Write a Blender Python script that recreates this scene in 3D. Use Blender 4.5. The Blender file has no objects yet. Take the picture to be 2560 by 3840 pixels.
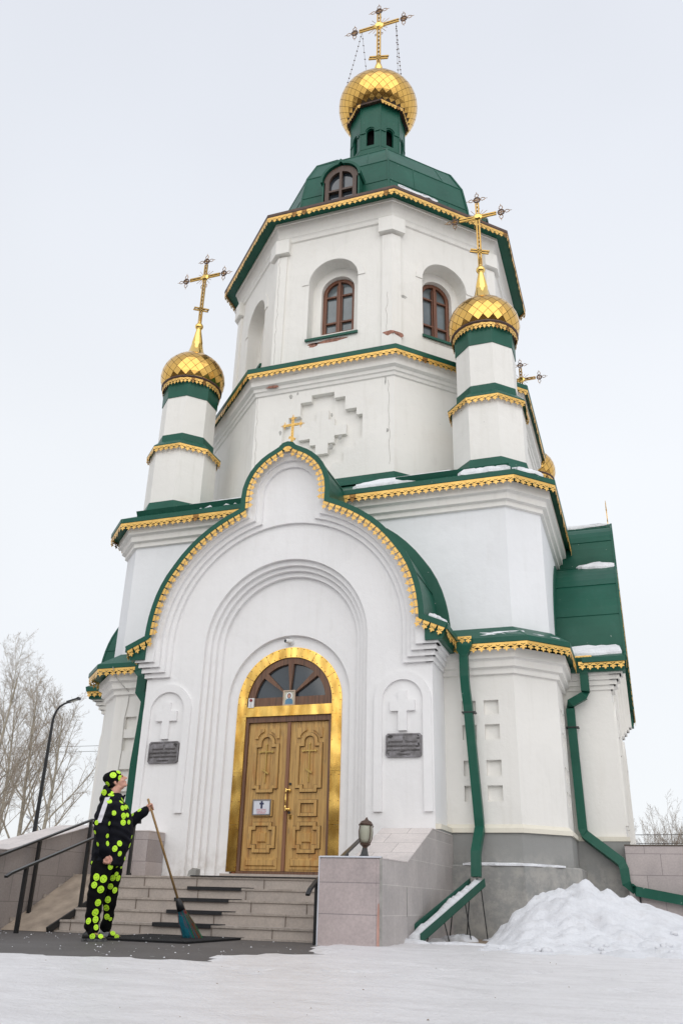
import bpy, bmesh, math, random
from math import sin, cos, pi, sqrt, atan2, radians
from mathutils import Vector, Matrix, noise, geometry
S = bpy.context.scene
C = bpy.context.collection
random.seed(7)

# ---------------------------------------------------------------- camera
FPX, YAW, PITCH, ROLL = 3173.755, 0.3417, 0.4307, 0.0273
cam_d = bpy.data.cameras.new('camera'); cam = bpy.data.objects.new('camera', cam_d); C.objects.link(cam)
cf = Vector((-sin(YAW)*cos(PITCH), cos(YAW)*cos(PITCH), sin(PITCH)))
cr = Vector((cos(YAW), sin(YAW), 0)); cu = cr.cross(cf)
r2 = cr*cos(ROLL)+cu*sin(ROLL); u2 = -cr*sin(ROLL)+cu*cos(ROLL)
M = Matrix.Identity(4)
for i, v in enumerate((r2, u2, -cf)):
    M[0][i], M[1][i], M[2][i] = v
M[0][3], M[1][3], M[2][3] = 5.87, -14.0, 0.48
cam.matrix_world = M
cam_d.sensor_fit = 'VERTICAL'; cam_d.sensor_height = 36; cam_d.lens = FPX/3840*36
cam_d.clip_start = .05; cam_d.clip_end = 3000
S.camera = cam

# ---------------------------------------------------------------- world: thin overcast veil over a daylight sky
SUN_EL, SUN_AZ = radians(27), radians(158)
W = bpy.data.worlds.new('World'); S.world = W; W.use_nodes = True
nt = W.node_tree; nt.nodes.clear()
out = nt.nodes.new('ShaderNodeOutputWorld'); bg = nt.nodes.new('ShaderNodeBackground')
sky = nt.nodes.new('ShaderNodeTexSky'); sky.sky_type = 'NISHITA'; sky.sun_disc = False
sky.sun_elevation = SUN_EL; sky.sun_rotation = SUN_AZ
sc = nt.nodes.new('ShaderNodeVectorMath'); sc.operation = 'SCALE'; sc.inputs['Scale'].default_value = 1.0
tc = nt.nodes.new('ShaderNodeTexCoord'); sep = nt.nodes.new('ShaderNodeSeparateXYZ')
rmp = nt.nodes.new('ShaderNodeValToRGB')
e = rmp.color_ramp.elements
e[0].position = 0.0; e[0].color = (8.2, 8.4, 8.6, 1)
e[1].position = 1.0; e[1].color = (6.8, 7.05, 7.75, 1)
m1 = e.new(.45); m1.color = (8.1, 8.35, 8.7, 1)
m2 = e.new(.72); m2.color = (7.5, 7.8, 8.4, 1)
nz = nt.nodes.new('ShaderNodeTexNoise'); nz.inputs['Scale'].default_value = 1.6; nz.inputs['Detail'].default_value = 3
mr = nt.nodes.new('ShaderNodeMapRange'); mr.inputs[1].default_value = .3; mr.inputs[2].default_value = .7
mr.inputs[3].default_value = .945; mr.inputs[4].default_value = 1.035
vs = nt.nodes.new('ShaderNodeVectorMath'); vs.operation = 'SCALE'
mix = nt.nodes.new('ShaderNodeMix'); mix.data_type = 'RGBA'; mix.inputs[0].default_value = .95
L = nt.links.new
L(tc.outputs['Generated'], sep.inputs[0]); L(sep.outputs['Z'], rmp.inputs[0])
L(tc.outputs['Generated'], nz.inputs['Vector']); L(nz.outputs['Fac'], mr.inputs[0])
L(rmp.outputs[0], vs.inputs[0]); L(mr.outputs[0], vs.inputs['Scale'])
L(sky.outputs[0], sc.inputs[0]); L(sc.outputs[0], mix.inputs[6]); L(vs.outputs[0], mix.inputs[7])
L(mix.outputs[2], bg.inputs['Color']); bg.inputs['Strength'].default_value = 0.1
L(bg.outputs[0], out.inputs[0])

# ---------------------------------------------------------------- sun behind cloud
sd = bpy.data.lights.new('sun', 'SUN'); sd.energy = 1.5; sd.angle = radians(85); sd.color = (1, .97, .93)
so = bpy.data.objects.new('sun', sd); C.objects.link(so)
sdir = Vector((cos(SUN_EL)*sin(SUN_AZ), cos(SUN_EL)*cos(SUN_AZ), sin(SUN_EL)))
so.rotation_euler = sdir.to_track_quat('Z', 'Y').to_euler(); so.location = sdir*60
S.view_settings.view_transform = 'Standard'; S.view_settings.look = 'None'
S.view_settings.exposure = 0.20; S.view_settings.gamma = 1

# ---------------------------------------------------------------- materials
MATS = {}
def new_mat(name):
    m = bpy.data.materials.new(name); m.use_nodes = True; MATS[name] = m
    return m, m.node_tree, m.node_tree.nodes['Principled BSDF']
def pos_node(t):
    g = t.nodes.new('ShaderNodeNewGeometry'); return g.outputs['Position']
def mapping(t, src, scale=(1, 1, 1), rot=(0, 0, 0)):
    mp = t.nodes.new('ShaderNodeMapping'); mp.inputs['Scale'].default_value = scale; mp.inputs['Rotation'].default_value = rot
    t.links.new(src, mp.inputs[0]); return mp.outputs[0]
def noise_n(t, vec, scale, detail=4, rough=.55):
    n = t.nodes.new('ShaderNodeTexNoise'); n.inputs['Scale'].default_value = scale; n.inputs['Detail'].default_value = detail
    n.inputs['Roughness'].default_value = rough; t.links.new(vec, n.inputs['Vector']); return n.outputs['Fac']
def ramp(t, fac, stops):
    r = t.nodes.new('ShaderNodeValToRGB'); el = r.color_ramp.elements
    el[0].position, el[0].color = stops[0][0], (*stops[0][1], 1)
    el[1].position, el[1].color = stops[-1][0], (*stops[-1][1], 1)
    for p, c in stops[1:-1]:
        x = el.new(p); x.color = (*c, 1)
    t.links.new(fac, r.inputs[0]); return r.outputs[0]
def mixc(t, fac, a, b, mode='MIX'):
    m = t.nodes.new('ShaderNodeMix'); m.data_type = 'RGBA'; m.blend_type = mode
    for sock, v in ((m.inputs[0], fac), (m.inputs[6], a), (m.inputs[7], b)):
        if isinstance(v, (int, float)): sock.default_value = v
        elif isinstance(v, tuple): sock.default_value = (*v, 1) if len(v) == 3 else v
        else: t.links.new(v, sock)
    return m.outputs[2]
def bump(t, b, h, strength=.3, dist=.01):
    n = t.nodes.new('ShaderNodeBump'); n.inputs['Strength'].default_value = strength; n.inputs['Distance'].default_value = dist
    t.links.new(h, n.inputs['Height']); t.links.new(n.outputs[0], b.inputs['Normal'])
def simple(name, col, rough=.6, metal=0, var=.12, vs=6, bmp=0, bs=40, spec=.5):
    m, t, b = new_mat(name)
    p = pos_node(t)
    f = noise_n(t, p, vs)
    c = ramp(t, f, [(.3, tuple(x*(1-var) for x in col)), (.7, tuple(min(1, x*(1+var)) for x in col))])
    t.links.new(c, b.inputs['Base Color'])
    b.inputs['Roughness'].default_value = rough; b.inputs['Metallic'].default_value = metal
    b.inputs['Specular IOR Level'].default_value = spec
    if bmp: bump(t, b, noise_n(t, p, bs), bmp)
    return m
def plaster(name, col, dirt=.10, chips=True):
    m, t, b = new_mat(name); p = pos_node(t)
    big = noise_n(t, p, .7, 5, .6)
    c = ramp(t, big, [(.3, tuple(x*(1-.035) for x in col)), (.7, tuple(min(1, x*1.025) for x in col))])
    st = noise_n(t, mapping(t, p, (5, 5, .45)), 1.5, 5, .6)        # rain streaks
    stf = ramp(t, st, [(.52, (0, 0, 0)), (.75, (dirt*2.4,)*3)])
    c = mixc(t, stf, c, tuple(x*.80 for x in (col[0], col[1]*.985, col[2]*.95)))
    rp_ = noise_n(t, p, 1.05, 2, .4); c = mixc(t, ramp(t, rp_, [(.50, (0, 0, 0)), (.515, (.35,)*3)]), c, tuple(min(1, x*1.035) for x in col))
    bl = noise_n(t, p, 2.2, 6, .65)
    blf = ramp(t, bl, [(.58, (0, 0, 0)), (.78, (dirt*1.6,)*3)])
    c = mixc(t, blf, c, tuple(x*.84 for x in (col[0], col[1]*.97, col[2]*.93)))
    sz = t.nodes.new('ShaderNodeSeparateXYZ'); t.links.new(p, sz.inputs[0])
    mm = t.nodes.new('ShaderNodeMapRange'); mm.inputs[1].default_value = .85; mm.inputs[2].default_value = 1.35; mm.inputs[3].default_value = 1; mm.inputs[4].default_value = 0
    t.links.new(sz.outputs[2], mm.inputs[0]); nb = noise_n(t, p, 5, 5, .7)
    mu = t.nodes.new('ShaderNodeMath'); mu.operation = 'MULTIPLY'; t.links.new(mm.outputs[0], mu.inputs[0]); t.links.new(ramp(t, nb, [(.42, (0, 0, 0)), (.62, (.55,)*3)]), mu.inputs[1])
    c = mixc(t, mu.outputs[0], c, (.50, .47, .43))
    if chips:
        ck = noise_n(t, p, 7.5, 3, .5)
        cf_ = ramp(t, ck, [(.765, (0, 0, 0)), (.785, (.55, .55, .55))])
        c = mixc(t, cf_, c, tuple(x*.62 for x in col))
    t.links.new(c, b.inputs['Base Color']); b.inputs['Roughness'].default_value = .85
    b.inputs['Specular IOR Level'].default_value = .25
    h = noise_n(t, p, 4, 8, .62)
    bump(t, b, h, .35, .03)
    return m
plaster('plaster_warm', (.80, .782, .742), .13)
plaster('plaster_cool', (.795, .803, .815), .07, False)
plaster('plaster_front', (.82, .813, .812), .09, False)
plaster('plaster_drum', (.785, .768, .728), .16)
plaster('plinth_grey', (.285, .285, .275), .18)
plaster('curb_cream', (.74, .70, .60), .2)
simple('brick_bare', (.30, .145, .105), .9, 0, .5, 14, .6, 30)
simple('mortar_bare', (.42, .41, .385), .9, 0, .25, 14, .5, 40)
simple('crack', (.38, .36, .33), .9)

def green_mat():
    m, t, b = new_mat('green_metal'); p = pos_node(t)
    f = noise_n(t, p, 1.3, 5)
    c = ramp(t, f, [(.3, (.006, .072, .046)), (.7, (.010, .096, .062))])
    ck = noise_n(t, p, 16, 2, .4)
    c = mixc(t, ramp(t, ck, [(.765, (0, 0, 0)), (.78, (.6, .6, .6))]), c, (.35, .4, .37))
    st = noise_n(t, mapping(t, p, (6, 6, .5)), 1.4, 4)
    c = mixc(t, ramp(t, st, [(.55, (0, 0, 0)), (.8, (.18,)*3)]), c, (.05, .14, .11))
    t.links.new(c, b.inputs['Base Color']); b.inputs['Roughness'].default_value = .42
    b.inputs['Specular IOR Level'].default_value = .3
    bump(t, b, noise_n(t, p, 1.7, 3), .35, .04); return m
green_mat()
def gold_mat(name, col, rough, bm, scale):
    m, t, b = new_mat(name); p = pos_node(t)
    f = noise_n(t, p, 3, 4)
    c = ramp(t, f, [(.3, tuple(x*.9 for x in col)), (.7, col)])
    t.links.new(c, b.inputs['Base Color']); b.inputs['Metallic'].default_value = 1
    b.inputs['Roughness'].default_value = rough
    if bm: bump(t, b, noise_n(t, p, scale, 2), bm, .03)
    return m
gold_mat('gold_tile', (.78, .47, .13), .15, .10, 4)
gold_mat('gold_cross', (.46, .285, .085), .26, .0, 5)
gold_mat('gold_polished', (.92, .62, .19), .09, .0, 5)
m, t, b = new_mat('gold_sheet'); p = pos_node(t)
t.links.new(ramp(t, noise_n(t, mapping(t, p, (3, 3, 1.2)), 1.6, 4), [(.32, (.62, .34, .07)), (.62, (.90, .58, .16))]), b.inputs['Base Color'])
b.inputs['Metallic'].default_value = 1; b.inputs['Roughness'].default_value = .2
bump(t, b, noise_n(t, mapping(t, p, (1.6, 1.6, .8)), 1.9, 1), .22, .10)
m, t, b = new_mat('gold_lace'); p = pos_node(t)
t.links.new(ramp(t, noise_n(t, p, 5, 4), [(.3, (.70, .41, .10)), (.7, (.86, .54, .15))]), b.inputs['Base Color'])
b.inputs['Metallic'].default_value = .35; b.inputs['Roughness'].default_value = .33
simple('gold_rust', (.30, .155, .045), .5, .7, .3, 8)
simple('seam_dark', (.05, .03, .012), .6, .3)
simple('brown_trim', (.075, .04, .028), .5, 0, .3, 5)
simple('glass_dark', (.03, .04, .05), .06, 0, .3, 1.2, 0, 40, .9)
simple('glass_pane', (.12, .145, .155), .10, 0, .35, 1.4, 0, 40, .8)
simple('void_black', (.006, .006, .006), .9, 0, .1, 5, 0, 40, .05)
simple('black_metal', (.012, .013, .014), .38, 0, .2)
simple('rubber', (.018, .018, .02), .8, 0, .3, 20, .5, 60)
simple('bronze', (.095, .06, .045), .45, .5, .3)
simple('frosted_glass', (.34, .34, .27), .35, 0, .1)
simple('white_plastic', (.75, .75, .74), .4, 0, .05)
simple('red_plastic', (.25, .02, .02), .4)
simple('skin', (.62, .33, .25), .55, 0, .1, 22, .1, 60, .35)
simple('skin_pink', (.62, .26, .21), .5, 0, .1, 22)
simple('hair', (.10, .06, .04), .8)
simple('jacket_cloth', (.006, .0065, .011), .8, 0, .35, 7, .8, 9, .18)
simple('trouser_cloth', (.004, .004, .0045), .85, 0, .3, 7, .8, 8, .12)
simple('hat_knit', (.005, .005, .0055), .95, 0, .2, 30, .6, 90, .2)
simple('shoe_black', (.012, .012, .012), .5)
simple('shoe_tan', (.36, .26, .08), .6)
simple('shoe_sole', (.07, .07, .07), .7, 0, .8, 30)
simple('neon', (.58, 1.0, .035), .6, 0, .06, 20)
simple('badge_ink', (.02, .05, .015), .7)
simple('reflective', (.60, .58, .62), .4)
simple('scarf', (.20, .12, .07), .9, 0, .6, 40)
simple('sock', (.35, .36, .38), .9)
simple('broom_wood', (.42, .26, .11), .55, 0, .2, 8)
simple('broom_black', (.016, .017, .02), .4)
simple('bristle_blue', (.02, .20, .27), .6)
simple('bristle_green', (.02, .20, .10), .6)
simple('bristle_red', (.30, .045, .03), .6)
simple('bristle_violet', (.05, .03, .16), .6)
simple('rusty_iron', (.20, .07, .03), .9, 0, .5, 20)
simple('sign_white', (.66, .68, .74), .35, 0, .03)
simple('sign_red', (.55, .10, .12), .5)
simple('sign_navy', (.03, .035, .09), .5)
simple('icon_gold', (.50, .48, .38), .4)
simple('icon_blue', (.10, .22, .33), .5)
simple('icon_hair', (.06, .035, .02), .6)
simple('icon_frame', (.48, .36, .27), .5)
simple('bark', (.33, .295, .235), .9, 0, .3, 4, .6, 20)
simple('twig', (.33, .28, .225), .9, 0, .3, 2)
simple('twig_red', (.22, .16, .13), .9, 0, .3, 2)
simple('curb_stone', (.33, .32, .30), .85, 0, .2, 8, .5, 30)
simple('cable_white', (.50, .49, .46), .6)
simple('cable_black', (.03, .03, .03), .6)

def wood(name, base, dark, ax='X'):
    m, t, b = new_mat(name); p = pos_node(t)
    g = noise_n(t, mapping(t, p, (26, 26, .9)), 1.6, 6, .6)
    c = ramp(t, g, [(.28, dark), (.5, base), (.75, tuple(min(1, x*1.25) for x in base))])
    bl = noise_n(t, mapping(t, p, (7, 7, 1.6)), 1.2, 4)
    c = mixc(t, ramp(t, bl, [(.52, (0, 0, 0)), (.72, (.6,)*3)]), c, (base[0]*.85, base[1]*.55, base[2]*.33))
    gr = noise_n(t, mapping(t, p, (9, 9, 2.2)), 2.1, 5)
    c = mixc(t, ramp(t, gr, [(.60, (0, 0, 0)), (.74, (.55,)*3)]), c, (.10, .075, .055))
    t.links.new(c, b.inputs['Base Color']); b.inputs['Roughness'].default_value = .5
    bump(t, b, g, .4, .004); return m
wood('door_wood', (.50, .305, .10), (.25, .125, .042))
gold_mat('old_brass', (.55, .38, .13), .38, .0, 5)
simple('moulding_outline', (.075, .045, .025), .9, 0, .4, 20)
wood('frame_wood', (.155, .078, .045), (.05, .028, .02))
wood('dormer_wood', (.085, .05, .035), (.03, .02, .015))
wood('window_wood', (.165, .062, .03), (.06, .025, .015))
wood('batten_wood', (.235, .11, .055), (.13, .055, .03))

def tiles(name, axes, col, w, h, mort, var=.12, off=.37, msize=.006):
    """stone slabs: brick pattern laid in the plane of the named world axes"""
    m, t, b = new_mat(name); p = pos_node(t)
    s = t.nodes.new('ShaderNodeSeparateXYZ'); t.links.new(p, s.inputs[0])
    cb = t.nodes.new('ShaderNodeCombineXYZ')
    t.links.new(s.outputs[axes[0]], cb.inputs[0]); t.links.new(s.outputs[axes[1]], cb.inputs[1])
    br = t.nodes.new('ShaderNodeTexBrick'); t.links.new(cb.outputs[0], br.inputs['Vector'])
    br.inputs['Scale'].default_value = 1; br.inputs['Brick Width'].default_value = w; br.inputs['Row Height'].default_value = h
    br.inputs['Mortar Size'].default_value = msize; br.inputs['Mortar Smooth'].default_value = .3; br.offset = off
    br.inputs['Color1'].default_value = (*[x*(1+var*.5) for x in col], 1); br.inputs['Color2'].default_value = (*[x*(1-var*.5) for x in col], 1)
    br.inputs['Mortar'].default_value = (*mort, 1)
    f = noise_n(t, p, 2.2, 6, .6); f2 = noise_n(t, p, 38, 3, .6)
    c = mixc(t, .55, br.outputs['Color'], ramp(t, f, [(.28, (.62,)*3), (.5, (.9, .88, .87)), (.72, (1.1, 1.08, 1.06))]), 'MULTIPLY')
    c = mixc(t, .5, c, ramp(t, f2, [(.3, (.72,)*3), (.7, (1.1,)*3)]), 'MULTIPLY')
    t.links.new(c, b.inputs['Base Color']); b.inputs['Roughness'].default_value = .5
    bump(t, b, br.outputs['Fac'], -.3, .004); return m
PINK = (.50, .455, .445)
tiles('tile_front', ('X', 'Z'), (.50, .43, .425), 3.0, .34, (.30, .27, .27), .05)
tiles('tile_side', ('Y', 'Z'), (.47, .435, .42), .56, .335, (.62, .59, .56), .16, .43, .005)
tiles('tile_cap', ('X', 'Y'), (.70, .645, .62), .62, .42, (.40, .36, .345), .10)
tiles('tile_wall', ('X', 'Z'), (.45, .40, .39), .66, .33, (.25, .22, .22), .10)
tiles('tile_grey', ('Y', 'Z'), (.33, .295, .28), .62, .36, (.22, .20, .19), .12)  # darker grey slabs on the sides of the left parapet
tiles('granite', ('X', 'Z'), (.44, .39, .35), 99.0, 3.0, (.14, .12, .10), .18, .5, .007)

m, t, b = new_mat('step_stone'); p = pos_node(t)
s = t.nodes.new('ShaderNodeSeparateXYZ'); t.links.new(p, s.inputs[0])
fl = noise_n(t, p, 30, 6, .65); big = noise_n(t, mapping(t, p, (1, 1, 4)), 2.2, 6, .65)
c = ramp(t, fl, [(.3, (.30, .26, .225)), (.7, (.49, .43, .38))])
c = mixc(t, ramp(t, big, [(.45, (0, 0, 0)), (.75, (.6,)*3)]), c, (.17, .14, .115))
t.links.new(c, b.inputs['Base Color']); b.inputs['Roughness'].default_value = .75
bump(t, b, fl, .4, .006)
simple('rose_stain', (.52, .30, .25), .6, 0, .2, 5)
simple('concrete_ramp', (.34, .275, .215), .85, 0, .28, 3.5, .6, 30)
simple('joint_soft', (.20, .165, .14), .9)
simple('joint_dark', (.10, .08, .065), .9)

m, t, b = new_mat('asphalt'); p = pos_node(t)
f = noise_n(t, p, 60, 3); f2 = noise_n(t, p, 1.1, 5); f3 = noise_n(t, mapping(t, p, (1, 1, 1)), 9, 5, .7)
c = ramp(t, f, [(.3, (.066, .059, .056)), (.7, (.105, .095, .09))])
c = mixc(t, ramp(t, f2, [(.45, (0, 0, 0)), (.8, (.35,)*3)]), c, (.17, .16, .155))
c = mixc(t, ramp(t, f3, [(.66, (0, 0, 0)), (.70, (.9,)*3)]), c, (.62, .62, .63))
t.links.new(c, b.inputs['Base Color']); b.inputs['Roughness'].default_value = .7; bump(t, b, f, .4, .006)

def snow(name, col, dirt, dcol=(.42, .37, .33), rough=.55):
    m, t, b = new_mat(name); p = pos_node(t)
    f = noise_n(t, p, 1.2, 6, .62); f2 = noise_n(t, p, 7, 6, .7); f3 = noise_n(t, p, 26, 4, .6)
    c = ramp(t, f, [(.25, tuple(x*.93 for x in col)), (.75, col)])
    fs_ = noise_n(t, mapping(t, p, (1.1, 3.2, 1)), 1.3, 7, .68)
    c = mixc(t, .75, c, ramp(t, fs_, [(.30, (.80, .79, .79)), (.52, (.97,)*3), (.74, (1.05,)*3)]), 'MULTIPLY')
    c = mixc(t, ramp(t, f2, [(.52, (0, 0, 0)), (.80, (dirt,)*3)]), c, dcol)
    c = mixc(t, ramp(t, f3, [(.70, (0, 0, 0)), (.80, (dirt*.9,)*3)]), c, tuple(x*.6 for x in dcol))
    t.links.new(c, b.inputs['Base Color']); b.inputs['Roughness'].default_value = rough
    b.inputs['Subsurface Weight'].default_value = .0
    hb = t.nodes.new('ShaderNodeMath'); hb.operation = 'ADD'; t.links.new(f2, hb.inputs[0]); t.links.new(f3, hb.inputs[1])
    bump(t, b, hb.outputs[0], .5, .03); return m
snow('snow_ground', (.79, .775, .785), .34, (.52, .475, .455), .34)
snow('snow_pile', (.77, .78, .81), .42, (.45, .42, .40))
snow('snow_roof', (.84, .85, .88), .03)
simple('soil', (.27, .205, .145), .9, 0, .3, 6, .6, 30)

m, t, b = new_mat('plaque_metal'); p = pos_node(t)
f = noise_n(t, p, 7, 5, .6); f2 = noise_n(t, p, 30, 3)
c = ramp(t, f, [(.3, (.12, .115, .115)), (.5, (.20, .19, .195)), (.72, (.32, .31, .33))])
t.links.new(c, b.inputs['Base Color']); b.inputs['Roughness'].default_value = .45; b.inputs['Metallic'].default_value = .4
bump(t, b, f2, .4, .004)
simple('plaque_dark', (.055, .052, .052), .6, .3)
simple('plaque_text', (.13, .12, .118), .5, .3)

# ---------------------------------------------------------------- mesh helpers
I4 = Matrix.Identity(4)
class MB:
    def __init__(s, F=None): s.v = []; s.f = []; s.m = []; s.F = F or I4; s.mats = []
    def mi(s, mat):
        if mat not in s.mats: s.mats.append(mat)
        return s.mats.index(mat)
    def raw(s, vs, fs, mat=None, F=None):
        F = s.F @ F if F is not None else s.F
        n = len(s.v); s.v += [F @ Vector(q) for q in vs]
        k = s.mi(mat) if mat else 0
        for f in fs: s.f.append([n+i for i in f]); s.m.append(k)
    def box(s, x0, x1, y0, y1, z0, z1, mat=None, F=None):
        vs = [(x, y, z) for x in (x0, x1) for y in (y0, y1) for z in (z0, z1)]
        s.raw(vs, [(0, 1, 3, 2), (4, 6, 7, 5), (0, 4, 5, 1), (2, 3, 7, 6), (0, 2, 6, 4), (1, 5, 7, 3)], mat, F)
    def prism(s, poly, y0, y1, holes=(), mat=None, F=None):
        """outline in (x,z) extruded along y"""
        loops = [poly]+list(holes)
        flat = [q for l in loops for q in l]; N = len(flat)
        tris = geometry.tessellate_polygon([[Vector((q[0], q[1], 0)) for q in l] for l in loops])
        vs = [(q[0], y0, q[1]) for q in flat]+[(q[0], y1, q[1]) for q in flat]
        fs = []
        for a, b_, c_ in tris:
            fs.append((a, b_, c_)); fs.append((a+N, c_+N, b_+N))
        o = 0
        for l in loops:
            n = len(l)
            for i in range(n):
                j = (i+1) % n; fs.append((o+i, o+j, o+j+N, o+i+N))
            o += n
        s.raw(vs, fs, mat, F)
    def loft(s, rings, cap=True, mat=None, F=None, closed=True):
        n = len(rings[0]); vs = [q for r in rings for q in r]; fs = []
        for k in range(len(rings)-1):
            for i in range(n if closed else n-1):
                j = (i+1) % n; fs.append((k*n+i, k*n+j, (k+1)*n+j, (k+1)*n+i))
        if cap: fs.append(tuple(range(n))[::-1]); fs.append(tuple((len(rings)-1)*n+i for i in range(n)))
        s.raw(vs, fs, mat, F)
    def tube(s, path, rad, n=6, mat=None, F=None, sx=1, sy=1, ref=None):
        path = [Vector(p) for p in path]
        if not isinstance(rad, (list, tuple)): rad = [rad]*len(path)
        rings = []
        prev = None
        for i, p in enumerate(path):
            d = (path[min(i+1, len(path)-1)]-path[max(i-1, 0)]).normalized()
            if prev is None:
                a = Vector(ref) if ref else (Vector((0, 0, 1)) if abs(d.z) < .9 else Vector((0, 1, 0)))
            else: a = prev
            x = (a-d*a.dot(d)).normalized(); prev = x; y = d.cross(x)
            rings.append([p+x*(rad[i]*sx*cos(2*pi*(k+.5)/n))+y*(rad[i]*sy*sin(2*pi*(k+.5)/n)) for k in range(n)])
        s.loft(rings, True, mat, F)
    def build(s, name, mat=None, parent=None, smooth=False, loc=None):
        me = bpy.data.meshes.new(name); me.from_pydata([tuple(v) for v in s.v], [], s.f)
        mats = s.mats if s.mats else [mat]
        for mm in mats: me.materials.append(MATS[mm])
        me.polygons.foreach_set('material_index', s.m)
        bm = bmesh.new(); bm.from_mesh(me); bmesh.ops.recalc_face_normals(bm, faces=bm.faces); bm.to_mesh(me); bm.free()
        if smooth: me.polygons.foreach_set('use_smooth', [True]*len(me.polygons))
        o = bpy.data.objects.new(name, me); C.objects.link(o)
        if parent: o.parent = parent
        return o
def tag(o, label=None, cat=None, group=None, kind=None):
    if label: o['label'] = label
    if cat: o['category'] = cat
    if group: o['group'] = group
    if kind: o['kind'] = kind
    return o
def empty(name, label, cat, loc=(0, 0, 0), rz=0, group=None):
    o = bpy.data.objects.new(name, None); C.objects.link(o); o.location = loc; o.rotation_euler = (0, 0, rz)
    o.empty_display_size = .2
    return tag(o, label, cat, group)
def rebase(root):
    """children were modelled in world space: keep them there"""
    for ch in root.children: ch.matrix_parent_inverse = root_matrix(root).inverted()
def root_matrix(o): return Matrix.Translation(o.location) @ o.rotation_euler.to_matrix().to_4x4()
def arc(cx, cz, r, a0, a1, n):
    return [(cx+r*cos(radians(a0+(a1-a0)*i/n)), cz+r*sin(radians(a0+(a1-a0)*i/n))) for i in range(n+1)]
def archpoly(cx, z0, zs, r, n=20):
    """arched outline: straight jambs from z0 to zs, semicircle radius r"""
    return [(cx+r, z0)]+arc(cx, zs, r, 0, 180, n)+[(cx-r, z0)]
def sq(w, c, z, Y=5.033):
    a = w-c
    return [(-a, Y-w, z), (a, Y-w, z), (w, Y-a, z), (w, Y+a, z), (a, Y+w, z), (-a, Y+w, z), (-w, Y+a, z), (-w, Y-a, z)]
YC = 5.033; TAN = math.tan(pi/8)
def octo(a, z, cx=0, cy=YC):
    b = a*TAN
    return [(cx+x, cy+y, z) for x, y in ((-b, -a), (b, -a), (a, -b), (a, b), (b, a), (-b, a), (-a, b), (-a, -b))]
def rotF(deg, cx=0, cy=YC): return Matrix.Translation((cx, cy, 0)) @ Matrix.Rotation(radians(deg), 4, 'Z') @ Matrix.Translation((-cx, -cy, 0))

# carved sheet-metal lace: band on top, fleurons below
def lace_unit(p=.135, h=.2, band=.085):
    h *= .78; band *= .86; k = h/.2
    half = [(.5*p, 0), (.5*p, band*.92), (.30*p, band), (.15*p, band+.008*k), (.13*p, band+.020*k), (.30*p, band+.022*k), (.42*p, band+.040*k), (.38*p, band+.060*k), (.24*p, band+.058*k), (.12*p, band+.062*k), (.15*p, band+.082*k), (.06*p, band+.088*k), (0, band+.112*k)]
    out_ = [(x, -z) for x, z in half]+[(-x, -z) for x, z in half[::-1][1:]]
    hole = [(0, -(band+.008*k)), (.05*p, -(band-.012*k)), (.30*p, -(band-.034*k)), (.26*p, -(band-.046*k)), (.05*p, -(band-.030*k)), (0, -(band-.024*k)), (-.05*p, -(band-.030*k)), (-.26*p, -(band-.046*k)), (-.30*p, -(band-.034*k)), (-.05*p, -(band-.012*k))]
    return out_, hole
def lace_run(mb, a, b, z, h=.2, band=.085, pitch=.135, mat='gold_lace', rnd=None):
    """a->b ground-plan points, lace hangs from height z, outward normal to the right of a->b"""
    a = Vector((a[0], a[1], 0)); b_ = Vector((b[0], b[1], 0)); d = b_-a; Ln = d.length
    n = max(1, round(Ln/pitch)); p = Ln/n; d.normalize()
    o, hl = lace_unit(p, h, band)
    for i in range(n):
        c = a+d*(p*(i+.5)); tilt = random.uniform(-.09, .09)
        F = Matrix.Translation((c.x, c.y, z)) @ Matrix(((d.x, -d.y, 0, 0), (d.y, d.x, 0, 0), (0, 0, 1, 0), (0, 0, 0, 1))) @ Matrix.Rotation(tilt, 4, 'X')
        mt = mat
        if random.random() < .06: mt = 'gold_rust'
        mb.prism(o, -.003, .003, [hl], mt, F)
def lace_ring(mb, ring, z, **k):
    n = len(ring)
    for i in range(n): lace_run(mb, ring[i], ring[(i+1) % n], z, **k)

# ================================================================ CHURCH
church = empty('church', 'white Orthodox church with green metal roofs, gold onion domes and a tall octagonal tower', 'church', (0, YC, 0))
def P(mb, name, mat=None, smooth=False, label=None, parent=None):
    o = mb.build(name, mat, parent or church, smooth)
    if parent is None: o.matrix_parent_inverse = Matrix.Translation((0, -YC, 0))
    if label: o['label'] = label
    return o

# plinth
mb = MB()
mb.loft([sq(4.73, .79, 0), sq(4.73, .79, 1.03), sq(4.71, .78, 1.05), sq(4.615, .70, 1.05), sq(4.605, .69, 1.53)], True, 'plinth_grey')
mb.loft([sq(4.64, .70, 1.531), sq(4.635, .69, 1.60), sq(4.58, .66, 1.66)], True, 'curb_cream')
P(mb, 'plinth')
# lower corner bays with square niches
mb = MB()
mb.loft([sq(4.504, .63, 1.6), sq(4.504, .63, 4.3)], True, 'plaster_warm')
NX = [(3.01, 3.253), (3.39, 3.64)]; NZ = [(3.41, 3.655), (3.0, 3.25), (2.415, 2.665), (2.01, 2.26)]
for k in range(4):
    F = rotF(90*k)
    for s in (1, -1):
        x0, x1 = 2.5, 3.918
        poly = [(x0*s, 1.6), (x1*s, 1.6), (x1*s, 4.2), (x0*s, 4.2)]
        holes = [[(a*s, c), (b_*s, c), (b_*s, d), (a*s, d)] for a, b_ in NX for c, d in NZ]
        mb.prism(poly, .459, .535, holes, 'plaster_warm', F)
    q = [(3.918, .459), (4.574, 1.115), (4.50, 1.14), (3.88, .52)]
    mb.loft([[(x, y, 1.6) for x, y in q], [(x, y, 4.2) for x, y in q]], True, 'plaster_warm', F)
P(mb, 'bay_wall')
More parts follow.
